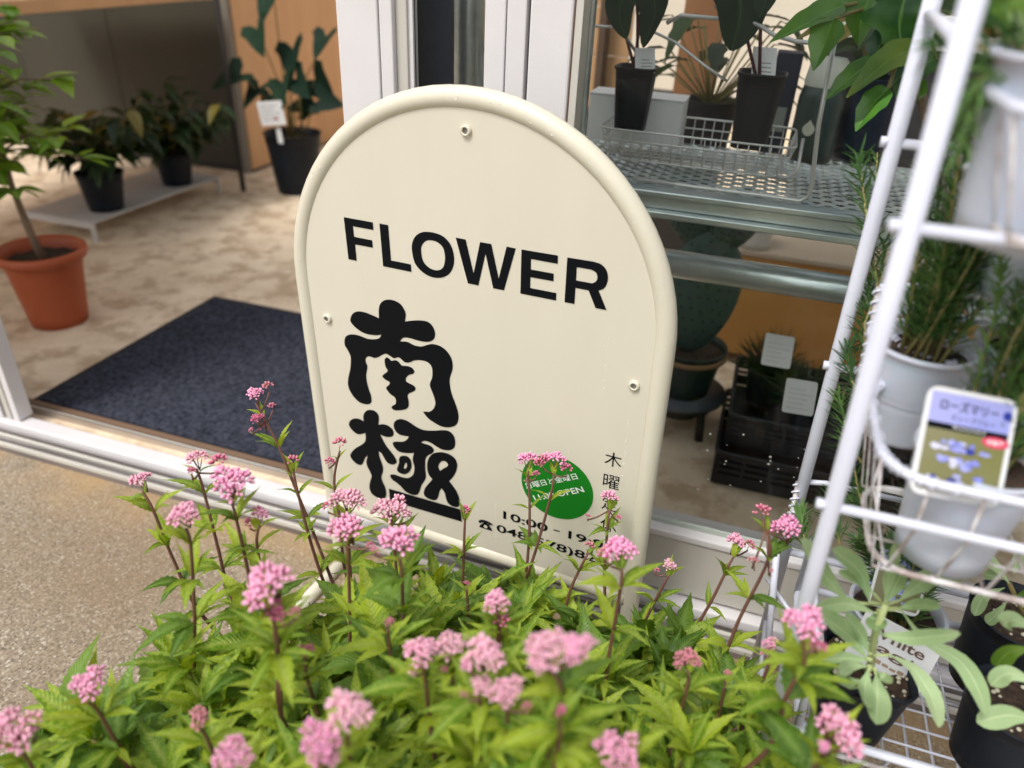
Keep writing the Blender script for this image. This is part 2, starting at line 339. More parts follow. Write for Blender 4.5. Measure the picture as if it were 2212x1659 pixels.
GLYPHS = {"nan":[{"o":[[-134.1,-253.2,1],[-133.5,-242.2,0],[-131.2,-233.4,0],[-125.5,-226.7,0],[-117,-223.1,0],[-108.2,-222.8,0],[-99.6,-225.5,0],[-94.4,-231.5,0],[-92,-239.2,0],[-93.9,-249.5,1],[-84.7,-246.6,0],[-72.7,-243.5,0],[-61,-242.6,0],[-53.8,-246.1,0],[-50.2,-252.4,0],[-49.4,-259.4,0],[-52.2,-266.6,0],[-59.2,-271.4,0],[-67.3,-273,0],[-76.7,-273.2,0],[-86.2,-272.5,0],[-94.5,-273.1,0],[-99.7,-275.4,0],[-103.5,-281,1],[-96.1,-279.3,0],[-90.4,-279.3,0],[-81.6,-281.6,0],[-71.5,-281.2,0],[-62.5,-277,0],[-54.3,-273.7,0],[-45.1,-273.5,0],[-36.6,-276.4,0],[-30,-282.2,0],[-25.9,-289.8,0],[-24.7,-298.7,0],[-25.7,-306.4,0],[-28.4,-314.6,0],[-29.9,-322.5,0],[-29.3,-332.6,0],[-27.3,-342.4,0],[-23.1,-353.7,0],[-19,-366.4,0],[-17.8,-376.7,0],[-20.1,-387.4,0],[-26,-394.1,0],[-35.2,-398.3,0],[-45.6,-399.4,0],[-56.7,-396.3,0],[-66.3,-391.5,0],[-73.6,-383.3,1],[-67.2,-381.5,0],[-63.2,-380.4,0],[-57.1,-374.7,0],[-53.5,-366.4,0],[-53.5,-359.7,0],[-56.7,-348.7,0],[-60.4,-339.2,0],[-59.6,-332.5,0],[-56.8,-325.4,0],[-55.7,-316.2,0],[-56.4,-308.8,0],[-60,-304,0],[-66.2,-301.7,0],[-76.4,-302.6,0],[-84.2,-305.3,0],[-89.6,-309.1,0],[-95.5,-311.1,0],[-100,-310.3,0],[-103.7,-307.4,0],[-108.2,-305.9,0],[-115,-309,0],[-120.7,-306.9,0],[-125.9,-305.1,0],[-129.2,-305.4,0],[-134.8,-308.8,0],[-141.2,-313.5,0],[-147.5,-316,0],[-152.1,-315.4,0],[-157.6,-316.1,0],[-161.7,-320.3,0],[-162,-326.2,0],[-160.1,-331,0],[-160.6,-336.4,0],[-163.1,-345,0],[-163.7,-351.9,0],[-162.9,-361.1,0],[-160.7,-371.5,0],[-158.3,-380.5,0],[-158.5,-388.9,0],[-162.1,-394.3,0],[-169.4,-396.9,0],[-179.4,-396.5,0],[-188.7,-389.8,0],[-194.8,-380.2,0],[-196.8,-369.7,0],[-194.5,-358.1,0],[-190.2,-344.9,0],[-187.5,-332.2,0],[-187.1,-322.9,0],[-190.4,-314.5,0],[-194.5,-307.6,0],[-194.5,-299.9,0],[-191.4,-293,0],[-184.8,-288.5,0],[-175,-286.4,0],[-165.6,-286.9,0],[-155,-288.3,0],[-145.6,-286.9,0],[-138,-284.2,0],[-134.5,-281,0],[-132.7,-277.1,1],[-141,-279.9,0],[-154.4,-281.3,0],[-164.9,-279.7,0],[-174.5,-274.6,0],[-180.5,-268.4,0],[-180.2,-262.7,0],[-176.5,-255.8,0],[-168.6,-250.5,0],[-157.9,-249,0],[-147.5,-250.3,0]]},{"o":[[-130.2,-314.8,0],[-127.7,-311,0],[-123.7,-310.7,0],[-119.3,-313.9,0],[-113.2,-311.5,0],[-108,-312.8,0],[-103.1,-317.2,0],[-93.9,-316.1,0],[-86.8,-317.4,0],[-83.8,-321.8,0],[-86,-325.9,0],[-92,-328.9,0],[-97.6,-334.9,0],[-98,-340.2,0],[-92.8,-342.8,0],[-86.4,-344.5,0],[-83.2,-348.7,0],[-86.9,-353.9,0],[-94.5,-359.1,0],[-97.1,-364.5,0],[-95.9,-372.3,0],[-96.7,-380.6,0],[-101.5,-386.7,0],[-110.6,-391,0],[-120.3,-393.6,0],[-125,-391,0],[-123.3,-387.1,0],[-118.2,-383,0],[-116.7,-377.1,0],[-118.8,-371.5,0],[-125.3,-368.5,0],[-130.4,-363,0],[-131.4,-359.2,0],[-127.7,-354.9,0],[-125.2,-351.6,0],[-125.9,-348.5,0],[-131.8,-346.6,0],[-136.2,-343.1,0],[-134.6,-339.4,0],[-129.5,-334.8,0],[-126.8,-330.9,0],[-129.5,-326.3,0],[-130.6,-320.1,0]]}],"kyoku":[{"o":[[-175.5,-427.9,1],[-175.8,-420.4,0],[-173,-412.9,0],[-167.6,-406.9,0],[-161.3,-404.2,0],[-154.7,-404.2,0],[-149.6,-407.7,0],[-148.2,-413.9,0],[-150,-426.9,1],[-142.5,-423.5,0],[-134.1,-423.4,0],[-127.2,-426.9,0],[-124.8,-432.9,0],[-126.9,-439.7,0],[-133.8,-443.5,0],[-140.6,-444.7,0],[-148.4,-443.2,1],[-144.2,-452.3,0],[-139.4,-460.9,0],[-132.7,-468.4,0],[-127.1,-475,0],[-123.4,-482.8,0],[-125,-488.2,0],[-130.8,-492.2,0],[-137,-492.5,0],[-141.7,-489.8,0],[-146.1,-482.7,0],[-149.3,-477.3,0],[-153.8,-474.8,1],[-153.1,-485.6,0],[-150.4,-493.8,0],[-148.6,-503.8,0],[-149.7,-512,0],[-153.1,-522.4,0],[-151.8,-530.1,0],[-148.1,-539.7,0],[-146.8,-550.2,0],[-148.4,-559,0],[-154,-565.1,0],[-161.8,-566.1,0],[-172,-563.6,0],[-176.7,-556.2,0],[-176.8,-545.2,0],[-173.1,-533,0],[-171.2,-526.3,0],[-173.6,-518.4,0],[-177.3,-510.2,0],[-178.1,-501.2,0],[-174.4,-488.5,1],[-179.7,-495.1,0],[-183.8,-504.3,0],[-188.7,-511.1,0],[-196.7,-511.7,0],[-203.9,-506.6,0],[-207.1,-499.6,0],[-203.7,-492,0],[-194.9,-481.4,0],[-185.2,-473.3,0],[-177.5,-465.3,0],[-175.1,-457.6,0],[-175,-448.3,1],[-179.2,-450.9,0],[-185.8,-454.1,0],[-192,-453.9,0],[-199.1,-449.3,0],[-203.1,-442.3,0],[-200.6,-434.7,0],[-194.4,-429,0],[-187.9,-426.4,0],[-181.1,-426.1,0]]},{"o":[[-99.2,-432.2,1],[-106.3,-433.4,0],[-115.8,-433.4,0],[-122,-428.4,0],[-123.8,-420.4,0],[-121.8,-413.8,0],[-117,-408.9,0],[-110.4,-405.8,0],[-102.8,-405.5,0],[-95.4,-407.6,0],[-86.4,-411.6,0],[-77.3,-413.8,0],[-68.1,-413,0],[-54.4,-409.2,0],[-45.3,-405.8,0],[-36.3,-403.8,0],[-29.2,-405.9,0],[-24.9,-412.3,0],[-24,-421.5,0],[-25.8,-429.2,0],[-30.4,-434.5,0],[-37.3,-437.5,0],[-46.4,-438.5,0],[-54.3,-436,0],[-63.3,-432.6,0],[-70.1,-431.8,0],[-76,-433.6,0],[-79.4,-437.1,1],[-72.7,-437.2,0],[-64.6,-437.9,0],[-59.6,-441.2,0],[-59.2,-446,0],[-62.3,-450.7,0],[-68.3,-455.6,0],[-72.7,-461.9,0],[-74.2,-469.9,0],[-74.6,-484,0],[-74.2,-495.4,0],[-77,-504.1,0],[-82.2,-513.7,0],[-85.1,-522.6,0],[-88.6,-531.8,0],[-93.1,-536.4,0],[-101.8,-538.3,0],[-111.5,-536.2,0],[-118.6,-529.8,0],[-125.7,-524.8,0],[-134.1,-520.9,0],[-137.1,-515.2,0],[-134.7,-511.8,0],[-128.3,-509.8,0],[-118.5,-510.5,0],[-108.7,-509.6,0],[-101.1,-505.5,0],[-95.9,-498.6,0],[-93.6,-490.1,0],[-93.5,-482.4,0],[-95.1,-474,0],[-94.7,-467.5,0],[-92.1,-458.8,1],[-98.5,-461.4,0],[-109.5,-464.2,0],[-119.1,-464.2,0],[-125.3,-459.2,0],[-127.7,-453.6,0],[-125.9,-450,0],[-120.3,-447.4,0],[-111.8,-445.2,0],[-104.4,-440.5,0]]},{"o":[[-118.8,-477.5,0],[-116,-472.6,0],[-110.4,-469.4,0],[-103.8,-468.8,0],[-99.2,-472.7,0],[-97.5,-480.4,0],[-99,-489.2,0],[-103,-497,0],[-109.5,-503,0],[-115.7,-504.3,0],[-121.7,-503,0],[-123.9,-498.5,0],[-121.5,-491.2,0],[-119.2,-484,0]],"h":[[-108.2,-482.5,0],[-106.3,-481.3,0],[-105.6,-484.9,0],[-106.8,-489.8,0],[-109.5,-492.8,0],[-111.5,-491.9,0],[-110.3,-487,0]]},{"o":[[-63.6,-496.8,1],[-68.7,-491.7,0],[-71.3,-483,0],[-71,-471.5,0],[-67.9,-460.5,0],[-61.8,-451.7,0],[-53.5,-446.1,0],[-43.1,-443,0],[-32.9,-443.5,0],[-25.2,-447.8,0],[-21.7,-456,0],[-23.1,-467.5,0],[-28.2,-479.8,0],[-35.6,-491.4,1],[-29.8,-497.5,0],[-23,-507.5,0],[-19.2,-519.9,0],[-20,-530.7,0],[-24.2,-535.3,0],[-31.9,-536.2,0],[-38.9,-532.6,0],[-41.9,-525.1,0],[-43.7,-515.8,0],[-46.5,-511.6,0],[-49.6,-509.3,1],[-52.5,-516.9,0],[-54.6,-525.5,0],[-57.9,-532.6,0],[-62.8,-536,0],[-71.2,-536.2,0],[-78.3,-532.9,0],[-79.2,-525.9,0],[-76.4,-517,0],[-70.6,-507.9,0],[-66.1,-501.2,0]],"h":[[-49.4,-477.5,1],[-52.2,-473.1,0],[-52,-468,0],[-48.9,-462,0],[-44.7,-458.2,0],[-40.2,-458,0],[-36.8,-461.3,0],[-37.5,-465.3,0],[-41.1,-468.9,0],[-45.8,-472.9,0]]}],"bar":[{"o":[[-141.2,-540.8,1],[-18.1,-537.5,1],[-15.9,-560.4,1],[-141.1,-564.1,1]]}],"F":[{"o":[[-174.8,-121.9,1],[-131.9,-122.4,1],[-131.8,-132.1,1],[-162.3,-131.7,1],[-161.9,-145.5,1],[-134.9,-146,1],[-134.9,-155.6,1],[-161.5,-155.4,1],[-161.5,-177.5,1],[-174,-177.4,1]]}],"L":[{"o":[[-122.1,-122.4,1],[-109.7,-122.6,1],[-109,-168.1,1],[-80.1,-168.4,1],[-79.9,-178.3,1],[-121.4,-177.9,1]]}],"O":[{"o":[[-77.5,-148.3,0],[-75.9,-138.4,0],[-71,-130.4,0],[-64,-125.3,0],[-55.1,-122.7,0],[-42.9,-122.6,0],[-32.6,-125.2,0],[-25.1,-131.1,0],[-20.7,-139.1,0],[-18.8,-150,0],[-20.1,-159.9,0],[-24.3,-168.8,0],[-30.7,-174.9,0],[-39.7,-178.9,0],[-50.4,-179.8,0],[-61.1,-177,0],[-69.9,-171,0],[-75.2,-162.8,0]],"h":[[-64.4,-147.8,0],[-63.4,-142,0],[-59.2,-136,0],[-52.9,-132.7,0],[-44.1,-132.6,0],[-37.3,-135.4,0],[-33.1,-140.4,0],[-31.3,-148.9,0],[-31.9,-157.1,0],[-34.2,-164,0],[-39.3,-168.5,0],[-45.6,-169.9,0],[-52.7,-168.8,0],[-59.6,-164.2,0],[-63.4,-157.5,0]]}],"W":[{"o":[[-16,-123.8,1],[-2.9,-124.1,1],[7.2,-164.9,1],[16.1,-124.2,1],[30.6,-124.3,1],[40.5,-165.4,1],[50.2,-124.3,1],[61.7,-124.6,1],[47.5,-179,1],[33.4,-179,1],[23.1,-137.2,1],[13.5,-179.1,1],[-0.7,-178.9,1]]}],"E":[{"o":[[68.9,-124.6,1],[113.6,-124.5,1],[113.8,-134.3,1],[81.1,-134,1],[81.2,-146.8,1],[109.6,-146.8,1],[109.8,-156.1,1],[81,-156.2,1],[81.2,-169.7,1],[113.9,-169.9,1],[114.1,-179.2,1],[68.9,-179,1]]}],"R":[{"o":[[124.8,-124.8,1],[155.3,-124.5,1],[164.2,-126,0],[170.5,-130.8,0],[173.3,-137.8,0],[173.3,-146,0],[170.2,-153.4,0],[164.1,-157.3,1],[175.3,-179.1,1],[162.1,-179,1],[152.4,-159.3,1],[136.7,-159.2,1],[136.6,-179.1,1],[124.5,-179.1,1]],"h":[[136.6,-134.2,1],[153.8,-134.2,1],[159.2,-136.5,0],[161.4,-141.4,0],[160.3,-146.9,0],[155.8,-150.1,1],[136.8,-150.1,1]]}]}
# ================================================================== THE SETTING
g = MB(); g.add([(-60,-60,0),(60,-60,0),(60,.90,0),(-60,.90,0)], [(0,1,2,3)]); struct('pavement', g, GROUNDM)
g = MB(); g.box((-4.4,.90,-.2),(3.2,5.2,.016)); struct('shop_floor', g, FLOORM)
g = MB(); g.box((-4.5,.95,0),(-4.4,5.2,2.7)); g.box((-4.4,5.2,0),(3.2,5.3,2.7)); g.box((3.2,.95,0),(3.3,5.3,2.7)); struct('shop_wall', g, WALLM)

# door sill with its running rails
sx0, sx1 = -3.2, 2.4
sill = empty('door_sill', (0,.85,0), 'long white and grey aluminium door sill with running rails in front of the shop floor', 'door sill')
MB().box((sx0,.849,0),(sx1,.992,.012)).build('base_plate', DULLAL, sill)
for y0, y1, z1, mm in ((.849,.856,.019,BEIGEAL),(.864,.868,.019,SILVER),(.8745,.882,.017,BEIGEAL),(.887,.890,.022,SILVER)):
    MB().box((sx0,y0,.012),(sx1,y1,z1)).build('rail', mm, sill)
MB().box((sx0,.895,.012),(sx1,.930,.034)).build('sill_ridge', WHITEAL, sill, bevel=.003)
MB().box((sx0,.931,.0121),(sx1,.960,.0135)).build('track_channel', DARKGAP, sill)
MB().box((sx0,.962,.0121),(sx1,.966,.031)).build('rail', SILVER, sill)
MB().box((sx0,.970,.0121),(sx1,.975,.026)).build('rail', BEIGEAL, sill)
MB().box((sx0,.978,.0121),(sx1,.992,.027)).build('wood_strip', BROWNST, sill)

# concrete edge / low step of the shop slab seen under the rack
# ---- sliding door leaf, fixed post, left jamb, shop window
TOP = 2.3
d = empty('sliding_door', (-.415,.95,.034), 'narrow white sliding door leaf with a glass strip, standing behind the round-topped sign', 'sliding door')
MB().box((-.546,.930,.034),(-.4875,.965,TOP)).build('stile', WHITEAL, d, bevel=.002)
MB().box((-.4865,.932,.034),(-.468,.965,TOP)).build('stile', WHITEAL, d, bevel=.002)
MB().box((-.468,.941,.124),(-.452,.962,TOP)).build('glazing_bead', BEIGEAL, d, bevel=.0015)
MB().box((-.452,.9455,.124),(-.446,.960,TOP)).build('glazing_bead', WHITEAL, d)
MB().box((-.343,.930,.034),(-.3165,.965,TOP)).build('stile', WHITEAL, d, bevel=.0015)
MB().box((-.3155,.9315,.034),(-.291,.965,TOP)).build('stile', WHITEAL, d, bevel=.0015)
MB().box((-.468,.932,.034),(-.343,.965,.124)).build('bottom_rail', WHITEAL, d, bevel=.002)
MB().box((-.446,.950,.124),(-.343,.954,TOP)).build('glass_pane', GLASS, d)
p = empty('window_post', (-.26,.95,.034), 'white fixed post with a weathered brown seam between the glass strip and the shop window', 'post')
MB().box((-.286,.929,.034),(-.2335,.970,TOP)).build('post_face', WHITEAL, p, bevel=.003)
MB().box((-.2335,.9335,.034),(-.231,.965,TOP)).build('weather_seal', BROWNST, p)
MB().box((-.231,.931,.034),(-.222,.965,TOP)).build('glazing_bead', BEIGEAL, p, bevel=.001)
MB().box((-.2905,.945,.034),(-.2865,.955,TOP)).build('weather_seal', DARKGAP, p)
w = empty('shop_window', (.8,.93,.034), 'large clear shop window in a pale frame right of the sign, low above the sill', 'window')
MB().box((-.222,.912,.040),(2.3,.958,.150)).build('bottom_rail', BEIGEAL, w, bevel=.003)
MB().box((-.222,.908,.1505),(2.3,.962,.164)).build('ledge', WHITEAL, w, bevel=.003)
MB().box((-.222,.932,.1645),(2.3,.936,TOP)).build('glass_pane', GLASS, w)
MB().box((-.222,.926,.1645),(2.3,.9315,.172)).build('weather_seal', mat('green_glazing_strip', (.45,.50,.45), .4), w)
MB().box((2.3,.92,.034),(2.4,.97,TOP)).build('stile', WHITEAL, w)
drops = MB()
for k in range(24):
    q = at(1480+340*random.random()**.8, 930+130*random.random(), Y=.9315); r = random.uniform(.0007,.0022)
    drops.lathe([(.0001,-.0008),(r*.7,-.0006),(r,.0)], q, 8, ax=Matrix.Rotation(-math.pi/2, 3, 'X'))
drops.build('dried_splash', mat('dried_splash', (.34,.34,.31), .6), w)['kind'] = 'stuff'
j = empty('door_jamb', (-1.45,.92,.02), 'white grooved aluminium door edge at the far left by the doormat corner', 'door frame')
for x0, x1, y0, y1, mm in ((-1.50,-1.389,.905,.940,WHITEAL),(-1.389,-1.381,.909,.936,DULLAL),(-1.381,-1.367,.907,.938,BEIGEAL),(-1.367,-1.361,.911,.934,DULLAL),(-1.361,-1.345,.906,.939,WHITEAL)):
    MB().box((x0,y0,.036),(x1,y1,TOP)).build('stile', mm, j, bevel=.0015)
MB().box((-2.4,.907,.036),(-1.50,.938,.12)).build('bottom_rail', WHITEAL, j)
MB().box((-2.4,.92,.12),(-1.50,.924,TOP)).build('glass_pane', GLASS, j)

# ================================================================== THE SIGN
SO = pt(1014, 279, 1)  # ray through the top screw
SM = Matrix(((.99477523,.09868618,-.02613964,0),(-.0988438,.99509136,-.00480551,0),(.0255371,.00736415,.99964675,0),(0,0,0,1)))
top = Vector((-.30466611,.78517662,.925-.1705751))
base = top - SM.to_3x3() @ Vector((0,0,.755))
SM.translation = base
sg = empty('sign_stand', None, 'cream round-topped sign stand lettered FLOWER with big black Japanese characters, in front of the doorway', 'sign', mat=SM)
I4 = Matrix.Identity(4)
H = .755
def L3(x, z, y=0): return Vector((x/1000, y, H + z/1000))
path = [L3(-255,-752)] + [L3(-255,z) for z in (-700,-609,-450,-330)] + [L3(-5-250*math.cos(a), -217+250*math.sin(a)) for a in [math.pi*k/40 for k in range(41)]] + [L3(245,z) for z in (-330,-450,-609,-700,-752)]
MB().tube(path, .0122, 20).build('frame_tube', CREAM, sg, local=True)
MB().tube([L3(-246,-609.5), L3(236,-609.5)], .0120, 18).build('bottom_rail', CREAM, sg, local=True)
for x in (-255, 245):
    MB().tube([Vector((x/1000,-.13,.014)), Vector((x/1000,-.06,.0118)), Vector((x/1000,.045,.0118))], .0112, 16).build('foot', CREAM, sg, local=True)
    MB().tube([Vector((x/1000,-.133,.014)), Vector((x/1000,-.1285,.014))], .0128, 16).build('foot_cap', WHITEPOT, sg, local=True)
out = [L3(-5-240*math.cos(a), -217+240*math.sin(a)) for a in [math.pi*k/48 for k in range(49)]]
out = [L3(-245,-598.5)] + out + [L3(235,-598.5)]
pn = MB().prism([p + Vector((0,-.007,0)) for p in out], (0,.0025,0)).build('sign_panel', PANEL, sg, local=True, bevel=.0006)
for x, z in ((0,0),(-218.8,-270.9),(216.7,-266.9)):
    c = L3(x, z, -.0072); ax = Matrix.Rotation(math.pi/2, 3, 'X')
    s_ = MB().lathe([(.0035,.0025),(.0035,.0040),(.0052,.0041),(.0064,.0028),(.0066,0)], c, 22, ax=ax).build('screw', CREAM, pn, local=True)
    q = [c + Vector((.0036*math.cos(k*math.pi/3), -.0012, .0036*math.sin(k*math.pi/3))) for k in range(6)]
    MB().prism(q, (0,.001,0)).build('hex_socket', SOCKET, pn, local=True)
def sgn(name, me, mtl, out_=-.0076): return place_flat(name, me, Matrix.Translation((0,0,0)), mtl, pn, out_)
def mm_loops(e): return [smooth_loop(e[k]) for k in ('o','h') if k in e]
for k in ('F','L','O','W','E','R','nan','kyoku','bar'):
    lps = []
    for e in GLYPHS[k]: lps += mm_loops(e)
    lps = [[(x/1000, H+z/1000) for x, z in lp] for lp in lps]
    sgn({'nan':'character','kyoku':'character','bar':'underline'}.get(k,'letter'), outline_mesh(k, lps), BLACK)
cir = [(.1285+.0512*math.cos(a), H-.448+.0512*math.sin(a)) for a in [2*math.pi*k/72 for k in range(72)]]
sgn('green_disc', outline_mesh('disc', [cir]), GREENP)
A = math.radians(29.5)
sgn('lettering', text_mesh('月曜日と金曜日', .0855, H-.4645, width=.083, height=.0098, ang=A, bold=.004), WHITEP, -.0080)
sgn('lettering', text_mesh('11:00 OPEN', .0990, H-.4805, width=.079, height=.0093, ang=A, bold=.015), WHITEP, -.0080)
for ch, x, z in (('木',201,-379),('曜',201.5,-414),('定',202.5,-450),('休',204,-485)):
    sgn('character', text_mesh(ch, x/1000, H+z/1000, height=.0215, center=True, bold=.0), BLACK)
sgn('lettering', text_mesh('10:00', .0508, H-.5295, width=.068, height=.0142, bold=.018), BLACK)
sgn('lettering', outline_mesh('dash', [[(.1275,H-.5225),(.1368,H-.5225),(.1368,H-.5205),(.1275,H-.5205)]]), BLACK)
sgn('lettering', text_mesh('19:00', .1495, H-.5290, width=.067, height=.0142, bold=.018), BLACK)
sgn('lettering', text_mesh('048(578)82-', .0405, H-.5615, width=.162, height=.0182, bold=.018), BLACK)
# telephone emblem
ph = [[(.0110,-.5490),(.0135,-.5455),(.0190,-.5435),(.0270,-.5435),(.0325,-.5455),(.0355,-.5490),(.0345,-.5515),(.0305,-.5515),(.0295,-.5485),(.0165,-.5485),(.0155,-.5515),(.0120,-.5515)],
      [(.0190,-.5478),(.0205,-.5478),(.0205,-.5500),(.0258,-.5500),(.0258,-.5478),(.0272,-.5478),(.0275,-.5500),(.0325,-.5560),(.0335,-.5598),(.0125,-.5598),(.0135,-.5560),(.0188,-.5500)]]
ph = [[(x, H+z) for x, z in lp] for lp in ph]
me_ = outline_mesh('telephone', ph); sgn('telephone_emblem', me_, BLACK)
hb = [(.0230+.0030*math.cos(a), H-.5548+.0030*math.sin(a)) for a in [2*math.pi*k/20 for k in range(20)]]
sgn('telephone_dial', outline_mesh('dial', [hb]), PANEL, -.0080)
# rain drops caught on the sign
wd = MB()
for k in range(60):
    a = math.pi*random.random(); rr = 250+random.uniform(-4,4); q = L3(-5-rr*math.cos(a), -217+rr*math.sin(a), -.0118); s_ = random.uniform(.0004,.0009)
    wd.lathe([(s_,0),(s_*.8,.5*s_),(.0001,.8*s_)], q, 7, ax=Matrix.Rotation(math.pi/2, 3, 'X'))
for x0 in (-205,-190,-150,-95,-60,10,38,90,142,180,215,-30):
    z0 = random.uniform(-520,-60)
    for k in range(random.randint(8,22)):
        q = L3(x0+random.uniform(-1,1), z0-k*random.uniform(3.5,6.5), -.0070); s_ = random.uniform(.0003,.0008)
        if q.z > H-.59: wd.lathe([(s_,0),(s_*.8,.45*s_),(.0001,.7*s_)], q, 7, ax=Matrix.Rotation(math.pi/2, 3, 'X'))
wd.build('rain_drops', mat('rain_drop', (.80,.79,.72), .08, spec=.9), sg, local=True)['kind'] = 'stuff'
# ================================================================== flat tags and cards (lettering made here, stands used below)
def card(parent, name, p0, ux, uz, wdt, hgt, mtl, thick=.0006, label=None, rad=.0):
    """a card whose lower left corner is p0, along ux and up uz; returns its matrix in the parent's frame"""
    ux = ux.normalized(); n = ux.cross(uz).normalized() * -1; uz = ux.cross(n).normalized() * 1
    if uz.dot(Vector((0,0,1))) < 0: uz = -uz
    n = ux.cross(uz)                       # towards the reader
    M = Matrix(((ux.x,-n.x,uz.x,0),(ux.y,-n.y,uz.y,0),(ux.z,-n.z,uz.z,0),(0,0,0,1))); M.translation = p0 - root_loc(parent)
    if rad: 
        pts = []
        for cx, cz, a0 in ((rad,rad,180),(wdt-rad,rad,270),(wdt-rad,hgt-rad,0),(rad,hgt-rad,90)):
            pts += [(cx+rad*math.cos(math.radians(a0+q)), cz+rad*math.sin(math.radians(a0+q))) for q in (0,30,60,90)]
    else: pts = [(0,0),(wdt,0),(wdt,hgt),(0,hgt)]
    mb = MB().prism([M @ Vector((a,0,b)) for a, b in pts], (M.to_3x3() @ Vector((0,thick,0))))
    o = mb.build(name, mtl, parent, local=True, label=label)
    return o, M
def card_text(o, M, txt, x, z, mtl, out=-.0004, name='lettering', **k):
    return place_flat(name, text_mesh(txt, x, z, **k), M, mtl, o, out)
def card_rect(o, M, x0, z0, x1, z1, mtl, out=-.0002, name='print'):
    return place_flat(name, outline_mesh(name, [[(x0,z0),(x1,z0),(x1,z1),(x0,z1)]]), M, mtl, o, out)
def card_blob(o, M, x, z, rx, rz, mtl, out=-.0004, name='print', wob=0, n=14):
    lp = [(x+rx*math.cos(2*math.pi*k/n)*(1+random.uniform(-wob,wob)), z+rz*math.sin(2*math.pi*k/n)*(1+random.uniform(-wob,wob))) for k in range(n)]
    return place_flat(name, outline_mesh(name, [lp]), M, mtl, o, out)
def seen_axes(x0, y0, x1, y1, xu, yu, dpt):
    """unit directions of a card held facing the street, from three seen corners at one depth"""
    a = pt(x0,y0,dpt); b = pt(x1,y1,dpt); c = pt(xu,yu,dpt); return a, (b-a), (c-a)
# ================================================================== INSIDE THE SHOP, LEFT (doorway)
dm = empty('doormat', (-1.0,1.3,.016), 'large dark navy carpet doormat with a black edge lying inside the doorway', 'doormat')
MB().box((-1.405,1.005,.016),(-.56,1.605,.022)).build('carpet', CARPET, dm, bevel=.001)
e = MB(); e.box((-1.42,.995,.016),(-1.406,1.622,.0195)); e.box((-.559,.995,.016),(-.545,1.622,.0195)); e.box((-1.4055,.995,.016),(-.5595,1.0045,.0195)); e.box((-1.4055,1.6055,.016),(-.5595,1.622,.0195))
e.build('rubber_edge', RUBBER, dm)

def leaf_mesh(name, mats, w=.26, n=10, teeth=0, droop=.25, fold=.25, base=.35, tip=1.0, lobes=0, curl=0, petiole=.08):
    """unit-length leaf along +Y, pale midrib carried by the 'shade' attribute"""
    mb = MB(); vs = []; cc = []
    for i in range(n + 1):
        t = i / n; ws = (math.sin(math.pi * t ** (1 - base)) ** .9) * w / 2 * (1 if t < .5 else (1 - (t-.5)*2) ** .0)
        if tip > 1: ws *= (1 - t ** 3) ** (tip - 1) if t < 1 else 0
        if teeth and 0 < i < n: ws *= 1.10 if i % 2 else .86
        if lobes: ws *= 1 + .28 * math.sin(lobes * t * 2 * math.pi)
        if t in (0, 1): ws = .004 if t == 1 else .012
        z = -droop * t * t; tw = curl * t
        y = petiole + t * (1 - petiole)
        for s in (-1, -.5, 0, .5, 1):
            xx = s * ws; zz = z + abs(s) * ws * fold
            vs.append((xx * math.cos(tw) - (zz - z) * math.sin(tw), y - (.03 * abs(s) if teeth and i % 2 else 0) * 0, z + (zz - z) * math.cos(tw) + xx * math.sin(tw))); cc.append(1.0 if s == 0 else .0)
    fs = [(i*5+k, i*5+k+1, (i+1)*5+k+1, (i+1)*5+k) for i in range(n) for k in range(4)]
    mb.add(vs, fs, 0, True, cc)
    if petiole: mb.tube([(0,0,0),(0,petiole*1.15,-.001)], .012, 4)
    me = mb.mesh(name)
    for q in mats: me.materials.append(q)
    return me
def put_leaf(me, pos, dirv, length, parent, up=Vector((0,0,1)), width=1.0, name='leaf', mtl=None):
    y = Vector(dirv).normalized(); x = y.cross(up)
    if x.length < 1e-4: x = Vector((1,0,0))
    x.normalize(); z = x.cross(y)
    o = bpy.data.objects.new(name, me); COL.objects.link(o); o.parent = parent
    M = Matrix(((x.x*length*width, y.x*length, z.x*length, 0),(x.y*length*width, y.y*length, z.y*length, 0),(x.z*length*width, y.z*length, z.z*length, 0),(0,0,0,1)))
    M.translation = Vector(pos) - root_loc(parent); o.matrix_basis = M; return o
